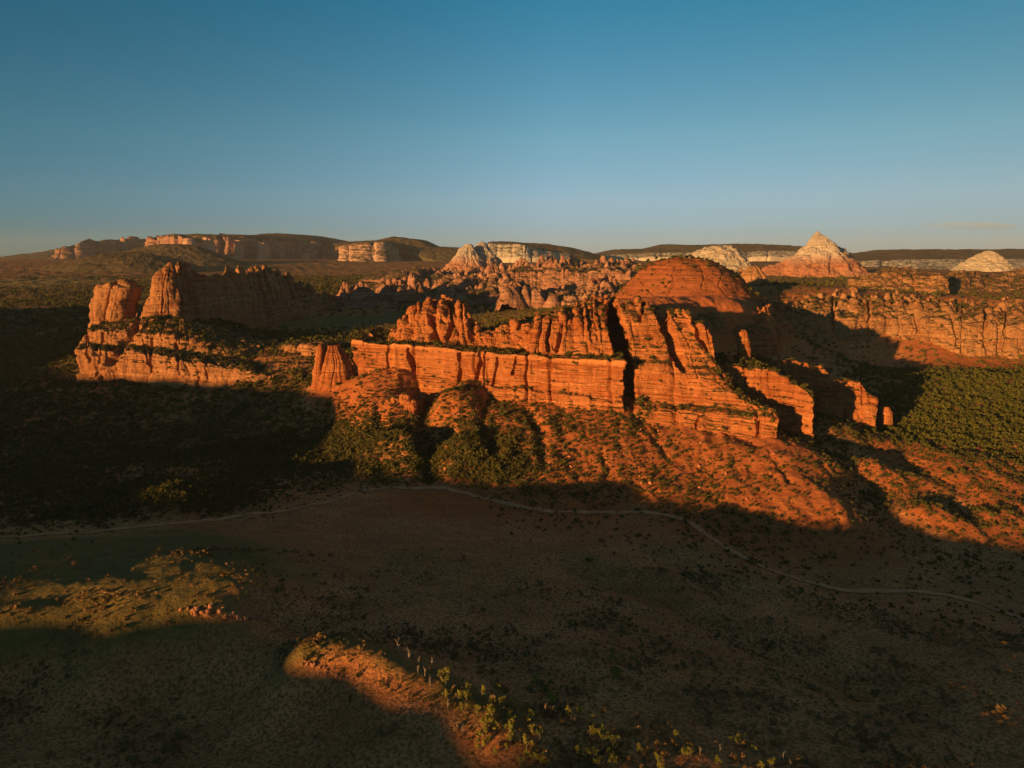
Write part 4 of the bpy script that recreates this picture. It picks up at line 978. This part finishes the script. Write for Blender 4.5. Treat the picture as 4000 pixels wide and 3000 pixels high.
# ------------------------------------------------------------------ plants
def leaf_cloud(r, n, blobs, leaf):
    """small leaf faces spread through several overlapping blobs: (x, y, z, rx, rz)"""
    B = np.array(blobs); k = r.integers(0, len(B), n)
    d = r.normal(size=(n, 3)); d /= np.linalg.norm(d, axis=1)[:, None]
    rad = r.random(n) ** .45
    c = B[k, :3] + d * rad[:, None] * B[k][:, [3, 3, 4]]
    a = r.normal(size=(n, 3)); a /= np.linalg.norm(a, axis=1)[:, None]
    b = np.cross(a, r.normal(size=(n, 3))); b /= np.linalg.norm(b, axis=1)[:, None]
    s = leaf * r.uniform(.6, 1.3, n)[:, None]
    V = np.stack([c + a * s, c - a * s * .5 + b * s * .8, c - a * s * .5 - b * s * .8], 1).reshape(-1, 3)
    V[:, 2] = np.maximum(V[:, 2], .02)
    return V, np.arange(3 * n).reshape(-1, 3)

def shrub_proto(seed, n, leaf):
    r = np.random.default_rng(seed)
    bl = [(r.normal() * .28, r.normal() * .28, r.uniform(.3, .75), r.uniform(.32, .5), r.uniform(.28, .45)) for _ in range(4)]
    return leaf_cloud(r, n, bl, leaf)

def join_plants(name, pts, size, protos, mat, kind_label=None):
    """one mass of scrub too many to count"""
    r = np.random.default_rng(len(pts)); Vs, Ts, o = [], [], 0
    idx = r.integers(0, len(protos), len(pts))
    for k, (pv, pt) in enumerate(protos):
        sel = np.where(idx == k)[0]
        if not len(sel): continue
        a = r.uniform(0, 2 * math.pi, len(sel)); s = size[sel] * r.uniform(.85, 1.15, len(sel)); h = s * r.uniform(.8, 1.25, len(sel))
        x = pv[None, :, 0] * np.cos(a)[:, None] - pv[None, :, 1] * np.sin(a)[:, None]
        y = pv[None, :, 0] * np.sin(a)[:, None] + pv[None, :, 1] * np.cos(a)[:, None]
        V = np.stack([x * s[:, None], y * s[:, None], pv[None, :, 2] * h[:, None]], -1) + pts[sel][:, None, :]
        T = pt[None] + (o + np.arange(len(sel)) * len(pv))[:, None, None]
        o += V.shape[0] * V.shape[1]
        Vs.append(V.reshape(-1, 3)); Ts.append(T.reshape(-1, 3))
    ob = mesh_from(name, np.concatenate(Vs), None, mat, tris=np.concatenate(Ts))
    return tag(ob, kind='stuff')

def scatter(n, r0, r1, dens, seed, amax=.68):
    """ground points, evenly spread over area, kept with probability dens(field, x, y)"""
    r = np.random.default_rng(seed)
    th = r.uniform(-amax, amax, n); rr = np.sqrt(r.uniform(r0 * r0, r1 * r1, n))
    x, y = np.sin(th) * rr, np.cos(th) * rr
    f = field(x, y)
    keep = r.random(n) < dens(f, x, y)
    x, y, f = x[keep], y[keep], f[keep]
    return np.stack([x, y, gz(x, y, f) - .15], -1)

def clumpy(x, y, s): return .5 + .9 * fbm(x / s, y / s, 0 * x + 4.4, 3)
SH_NEAR = [shrub_proto(100 + i, 70, .22) for i in range(5)]
SH_FAR = [shrub_proto(120 + i, 26, .34) for i in range(5)]
def d_scrub(f, x, y): return np.clip(f[..., 2] * 1.45 - .25, 0, 1) ** 1.9 * np.clip(.35 + clumpy(x, y, 40), 0, 1) * (1 - .75 * f[..., 3])
p1 = scatter(105000, 425, 800, d_scrub, 1); p2 = scatter(110000, 800, 1500, lambda f, x, y: d_scrub(f, x, y) * np.where((x > 300) & (y > 1150), .45, 1) * np.clip(.15 + 1.5 * clumpy(x, y, 16), 0, 1), 2); p4 = scatter(110000, 1500, 3600, lambda f, x, y: np.where(x > .15 * y, .4, 1.0) * np.clip(f[..., 2] * 1.3 - .3, 0, 1) * np.clip(-.1 + 1.3 * clumpy(x, y, 160), 0, 1), 6)
r_ = np.random.default_rng(8)
fz = field(p1[:, 0], p1[:, 1])
join_plants('scrub', p1, (1.9 + 1.5 * fz[:, 2] ** 2) * r_.lognormal(0, .33, len(p1)) * .62, SH_NEAR, M_SCRUB)
join_plants('far_woodland', p4, 4.2 * r_.lognormal(0, .35, len(p4)), [shrub_proto(140 + i, 12, .5) for i in range(4)], M_SCRUB)
g_ = (p2[:, 0] > 270) & (p2[:, 1] < 1180)
SH_TREE = [shrub_proto(160 + i, 64, .24) for i in range(6)]
join_plants('grove', p2[g_], np.clip(2.5 * r_.lognormal(0, .40, g_.sum()), 1.1, 4.6), SH_TREE, M_GROVE)
join_plants('woodland', p2[~g_], np.clip(2.4 * r_.lognormal(0, .45, (~g_).sum()), 1.0, 4.8), SH_FAR, M_SCRUB)
fl = np.concatenate([a for a in FLAT_SPOTS if len(a)])
near = fl[:, 1] < 1100
join_plants('ledge_scrub', np.concatenate([fl[near] - [0, 0, .2]]), 1.75 * r_.lognormal(0, .4, near.sum()), SH_NEAR, M_SCRUB)
join_plants('rim_scrub', fl[~near] - [0, 0, .3], 2.6 * r_.lognormal(0, .4, (~near).sum()), SH_FAR, M_SCRUB)
p3 = scatter(16000, 150, 425, lambda f, x, y: np.clip(f[..., 2] * 1.1, 0, 1) * np.clip(clumpy(x, y, 25), 0, 1), 3)
p5 = scatter(40000, 170, 430, lambda f, x, y: np.clip(1.6 * clumpy(x + 40, y, 42) - .75, 0, 1), 9)
join_plants('sagebrush', p5, .95 * r_.lognormal(0, .4, len(p5)), SH_FAR, M_SAGE)
join_plants('low_brush', p3, .8 * r_.lognormal(0, .4, len(p3)), SH_FAR, M_BRUSH)

# ---- single trees of the near hillside
def limb(p0, p1, r0, r1, n=6):
    p0, p1 = np.array(p0, float), np.array(p1, float)
    d = (p1 - p0) / np.linalg.norm(p1 - p0); u = np.cross(d, (0.3, .9, .2)); u /= np.linalg.norm(u); w = np.cross(d, u)
    a = np.linspace(0, 2 * math.pi, n, endpoint=False)
    c = np.cos(a)[:, None] * u + np.sin(a)[:, None] * w
    V = np.concatenate([p0 + c * r0, p1 + c * r1]); i = np.arange(n)
    return V, np.stack([i, (i + 1) % n, (i + 1) % n + n, i + n], 1)
def limbs(L):
    V, Q, o = [], [], 0
    for l in L:
        v, q = limb(*l); V.append(v); Q.append(q + o); o += len(v)
    return np.concatenate(V), np.concatenate(Q)

def tree_proto(name, seed, kind):
    r = np.random.default_rng(seed)
    e = bpy.data.objects.new(name, None); COL.objects.link(e)
    if kind == 'dead':
        L = [((0, 0, -.2), (r.normal() * .12, r.normal() * .12, 1.7), .10, .06), ((r.normal() * .05, 0, 1.6), (r.normal() * .3, r.normal() * .3, 3.0), .06, .02)]
        for k in range(6):
            z = r.uniform(.7, 2.2); a = r.uniform(0, 6.28); q = r.uniform(.5, 1.0)
            L.append(((0, 0, z), (math.cos(a) * q * .7, math.sin(a) * q * .7, z + q), .045, .015))
        v, q = limbs(L); mesh_from('trunk', v, q, M_SNAG, e)
        return e
    H = 2.7 if kind == 'oak' else 2.6
    L = [((0, 0, -.2), (r.normal() * .15, r.normal() * .15, H * .45), .16, .10)]
    bl = []
    for k in range(8 if kind == 'oak' else 7):
        a = r.uniform(0, 6.28); q = r.uniform(.25, 1.0); z = r.uniform(.38, .9) * H
        bl.append((math.cos(a) * q, math.sin(a) * q, z, r.uniform(.32, .6), r.uniform(.35, .6)))
        if k < 5: L.append(((0, 0, H * .3), (math.cos(a) * q * .8, math.sin(a) * q * .8, z), .07, .02))
    v, q = limbs(L); mesh_from('trunk', v, q, M_BARK, e)
    v, t = leaf_cloud(r, 420, bl, .13); mesh_from('crown', v, None, M_LEAF2 if kind == 'oak' else M_LEAF, e, tris=t)
    return e
PROTO = {('oak_tree', 'oak'): 4, ('juniper_tree', 'juniper'): 4, ('dead_tree', 'dead'): 3}
PR = {}
for (nm, kd), n in PROTO.items(): PR[kd] = [tree_proto(nm, 300 + 17 * i + len(kd), kd) for i in range(n)]
USED = set()
def plant(kd, P, s, label, group, cat='tree'):
    i = random.randrange(len(PR[kd])); src = PR[kd][i]
    if (kd, i) not in USED:
        USED.add((kd, i)); e = src
    else:
        e = src.copy(); COL.objects.link(e)
        for ch in src.children:
            c = ch.copy(); COL.objects.link(c); c.parent = e
    e.location = tuple(P); e.rotation_euler = (0, 0, random.uniform(0, 6.28)); e.scale = (s * random.uniform(.85, 1.1),) * 2 + (s * random.uniform(.9, 1.2),)
    return tag(e, label, cat, group)
random.seed(4)
# (u, v of the foot, height in pixels) of the trees that catch the light near the lower edge
OAKS = [(441.6,680,9),(448,676,9),(446,684,10),(468,693,9),(467,701,9),(482,697,9),(497.5,692,9),(458,701,10),(446,698,9),(492,716,11),(492,705,9),(502,706,9),(464,712,9),(477,714,8),(490,711,8),
        (509,717,8),(516,713,7),(524,710,6),(530,722,10),(512,722,9),(484,729,13),(483.5,738,12),(489,730,11),(495,730,8),(510,732,12),(512,744,12),(527,749,11),(531,733,8),(540,738,10),(481,751,12),(487,745,8),(496,755,8),(505,750,7),(527,758,9),(534,760,9),(541,764,8),(520,766,9),(548,767,6),
        (537,685,10),(545,695,10),(552,703,12),(568,716,9),(580,714,9),(593,718,5),(590,736,11),(599,738,9),(602,735,8),(605,743,10),(613,748,11),(576,756,9),(586,757,9),(593,760,10),(610,757,9),(597,768,10),(612,768,10),(640,752,8),(658,764,9),(660,772,9),
        (676,738,7),(684,757,9),(690,757,8),(700,722,5),(738,746,8),(741,742,7),(754,752,6),(761,770,9),(718,764,8),(730,741,5),(770,768,9),(800,762,7),(612,655,6),(616,663,7),(621,660,6),(611,659,5),(618,680,8),(614,675,5)]
r5 = np.random.default_rng(55)
for i, (P, (u, v, h)) in enumerate(zip(hit([o[0] for o in OAKS], [o[1] for o in OAKS]), OAKS)):
    size = h * np.linalg.norm(P - np.array([0, 0, CAM_Z])) / F / 3.6 * 1.4
    if v < 690 and u > 600:
        plant('oak', P - [0, 0, .1], size, 'small sunlit tree on the tiny lit knoll right of the long lit ridge', 'trees on the tiny lit knoll')
    elif u < 520:
        plant('oak', P - [0, 0, .1], size, 'yellow green tree catching the last sun at the lower end of the lit ridge', 'sunlit trees at the end of the lit ridge')
    elif u < 625:
        plant('oak', P - [0, 0, .1], size, 'yellow green lit tree on dark ground at the bottom, right of the ridge end', 'sunlit trees at the bottom edge')
    else:
        plant('oak', P - [0, 0, .1], size, 'scattered small lit tree on the dark slope at the bottom right of centre', 'scattered trees at the bottom right')
DEAD = [(465,688,7),(471,686,7),(425,676,9),(419,664,8),(409,660,10),(418,673,8),(398,652,11),(407,655,8),(385,635,9),(399,640,8),(405,637,7),(420,648,9),(440,651,7),(447,655,6),(432,666,8),(430,686,8),(448,709,10),(436,713,7),(457,731,9),(463,735,9),(441,740,7),(502,679,7),(508,670,7),(518,695,9),(535,679,7),(556,692,6),(564,704,6),(551,676,6),(575,723,6),(700,755,8),(720,752,8),(783,760,8),(790,768,8)]
for P, (u, v, h) in zip(hit([o[0] for o in DEAD], [o[1] for o in DEAD]), DEAD):
    size = h * np.linalg.norm(P - np.array([0, 0, CAM_Z])) / F / 3.4 * 1.3
    plant('dead', P - [0, 0, .1], size, 'thin pale leafless tree on or beside the lit ridge near the bottom', 'leafless trees along the lit ridge')
# trees of the ridge itself, the hummock by the road and the meadow edge
def rnd_trees(n, poly, kd, s, label, group):
    poly = np.array(poly, float); c = 0; U, V = [], []
    while len(U) < n:
        u, v = r5.uniform(poly[:, 0].min(), poly[:, 0].max()), r5.uniform(poly[:, 1].min(), poly[:, 1].max())
        ins = False; j = len(poly) - 1
        for i in range(len(poly)):
            if (poly[i, 1] > v) != (poly[j, 1] > v) and u < (poly[j, 0] - poly[i, 0]) * (v - poly[i, 1]) / (poly[j, 1] - poly[i, 1]) + poly[i, 0]: ins = not ins
            j = i
        if ins: U.append(u); V.append(v)
    for P in hit(U, V): plant(kd, P - [0, 0, .1], s * r5.lognormal(0, .25), label, group)
rnd_trees(70, [(296,652),(320,642),(350,640),(400,668),(450,700),(480,712),(470,722),(430,712),(370,690),(310,670)], 'juniper', .62, 'low rusty bush on the lit slope of the long ridge', 'bushes on the lit ridge')
rnd_trees(84, [(95,520),(120,503),(165,487),(195,488),(215,505),(205,514),(140,522)], 'juniper', 1.35, 'dark green tree of the small wood on the hummock beside the road', 'trees on the roadside hummock')
rnd_trees(24, [(0,555),(60,545),(150,545),(180,552),(60,568),(0,575)], 'juniper', .8, 'single bush at the upper edge of the pale meadow', 'bushes at the upper meadow edge')
rnd_trees(20, [(215,540),(270,555),(275,610),(240,615),(225,580)], 'juniper', .7, 'small bush on the shaded right side of the pale meadow', 'bushes on the right of the meadow')

# ---- broken rocks of the near slope
def rock_proto(seed):
    r = np.random.default_rng(seed)
    bm = __import__('bmesh').new()
    __import__('bmesh').ops.create_icosphere(bm, subdivisions=3, radius=1.0)
    V = np.array([v.co for v in bm.verts]); T = np.array([[v.index for v in f.verts] for f in bm.faces]); bm.free()
    for _ in range(9):                                   # split faces
        n = r.normal(size=3); n /= np.linalg.norm(n); c = r.uniform(.45, .8); q = V @ n
        V = V - np.clip(q - c, 0, None)[:, None] * n
    V = V * r.uniform(.7, 1.2, 3) + .07 * np.stack([fbm(V[:, 0] * 2 + seed + k, V[:, 1] * 2, V[:, 2] * 2, 3) for k in range(3)], 1)
    return mesh_from('boulder', V, None, M_ROCK, tris=T)
M_ROCK = simple_mat('broken_pink_sandstone', (.34, .125, .050), (.50, .23, .115), .9, .2)
def rocks(uv, smin, smax, label, group):
    P = hit([a for a, b in uv], [b for a, b in uv])
    for k, p in enumerate(P):
        if len(ROCKS) < 5: o = rock_proto(700 + len(ROCKS)); ROCKS.append(o)
        else: o = ROCKS[k % 5].copy(); COL.objects.link(o)
        sc = r5.uniform(smin, smax)
        o.location = tuple(p + [0, 0, sc * .25]); o.scale = (sc, sc * r5.uniform(.7, 1.1), sc * r5.uniform(.7, 1.5)); o.rotation_euler = (r5.uniform(-.3, .3), r5.uniform(-.3, .3), r5.uniform(0, 6))
        tag(o, label, 'rock', group)
ROCKS = []
rocks([(178 + 89 * f + r5.normal() * 1.5, 610 + 9 * f + r5.normal() * 2.6) for f in r5.random(44) ** .7], .8, 1.7, 'broken pink rock of the sunlit low ledge at the right end of the meadow', 'broken rocks along the meadow ledge')
rocks([(304 + 60 * f + r5.normal() * 3, 660 + 30 * f + r5.normal() * 3) for f in r5.random(22)], .4, 1.0, 'pale broken rock on the lit edge of the long ridge', 'broken rocks on the lit ridge')
rocks([(370 + 70 * f + r5.normal() * 3, 700 + 22 * f + r5.normal() * 2.5) for f in r5.random(16)], .4, .9, 'pale broken rock on the lit edge of the long ridge', 'broken rocks on the lit ridge')

tal = [(u, v) for u, v in zip(r5.uniform(440, 775, 400), r5.uniform(398, 500, 400)) if v > 392 + (u - 440) * .15 + 4 and v < 392 + (u - 440) * .15 + 62][:70]
rocks(tal, .5, 1.7, 'fallen block lying on the red slope below the long cliff wall', 'fallen blocks on the red slope')

# ------------------------------------------------------------------ one lens cloud, far behind the horizon
def cloud():
    m = bpy.data.materials.new('cloud_vapour'); m.use_nodes = True; nt = m.node_tree
    nt.nodes.remove(nt.nodes['Principled BSDF'])
    pv = nt.nodes.new('ShaderNodeVolumePrincipled'); pv.inputs['Density'].default_value = .00027; pv.inputs['Color'].default_value = (.72, .90, 1.0, 1); pv.inputs['Anisotropy'].default_value = 0.0
    nt.links.new(pv.outputs[0], nt.nodes['Material Output'].inputs['Volume'])
    V, Q, o = [], [], 0
    for (u, v, hw, hh) in ((966, 224.5, 40, 2.6), (985, 226.0, 34, 3.2), (950, 225.6, 24, 1.8)):
        c = at(u, v, 42000.0); k = 42000.0 / F
        a = np.linspace(0, 2 * math.pi, 48, endpoint=False); b = np.linspace(-math.pi / 2 + .05, math.pi / 2 - .05, 13)
        A, B = np.meshgrid(a, b, indexing='ij')
        wob = 1 + .12 * np.sin(3 * A) + .08 * np.sin(5 * A + 1)
        P = np.stack([c[0] + hw * k * np.cos(B) * np.cos(A) * wob, c[1] + hw * k * .6 * np.cos(B) * np.sin(A), c[2] + hh * k * np.sin(B) - hh * k * .5 * (np.cos(A) * np.cos(B)) ** 2], -1)
        V.append(P.reshape(-1, 3)); Q.append(grid_quads(48, 13, True) + o); o += P.shape[0] * P.shape[1]
    ob = mesh_from('cloud', np.concatenate(V), np.concatenate(Q), m, smooth=True)
    tag(ob, 'thin white lens shaped cloud low in the sky at the right', 'cloud')
cloud()

# ------------------------------------------------------------------ evening haze
def haze():
    m = bpy.data.materials.new('haze_air'); m.use_nodes = True; nt = m.node_tree
    nt.nodes.remove(nt.nodes['Principled BSDF'])
    pv = nt.nodes.new('ShaderNodeVolumePrincipled'); pv.inputs['Density'].default_value = 1.25e-5
    pv.inputs['Color'].default_value = (.92, .92, .92, 1); pv.inputs['Anisotropy'].default_value = 0.0
    nt.links.new(pv.outputs[0], nt.nodes['Material Output'].inputs['Volume'])
    a, z0, z1 = 17600.0, -80.0, 620.0
    V = [(x, y, z) for z in (z0, z1) for x, y in ((-a, -a), (a, -a), (a, a), (-a, a))]
    o = mesh_from('haze', V, [(3, 2, 1, 0), (4, 5, 6, 7), (0, 1, 5, 4), (1, 2, 6, 5), (2, 3, 7, 6), (3, 0, 4, 7)], m)
    tag(o, kind='stuff')
haze()
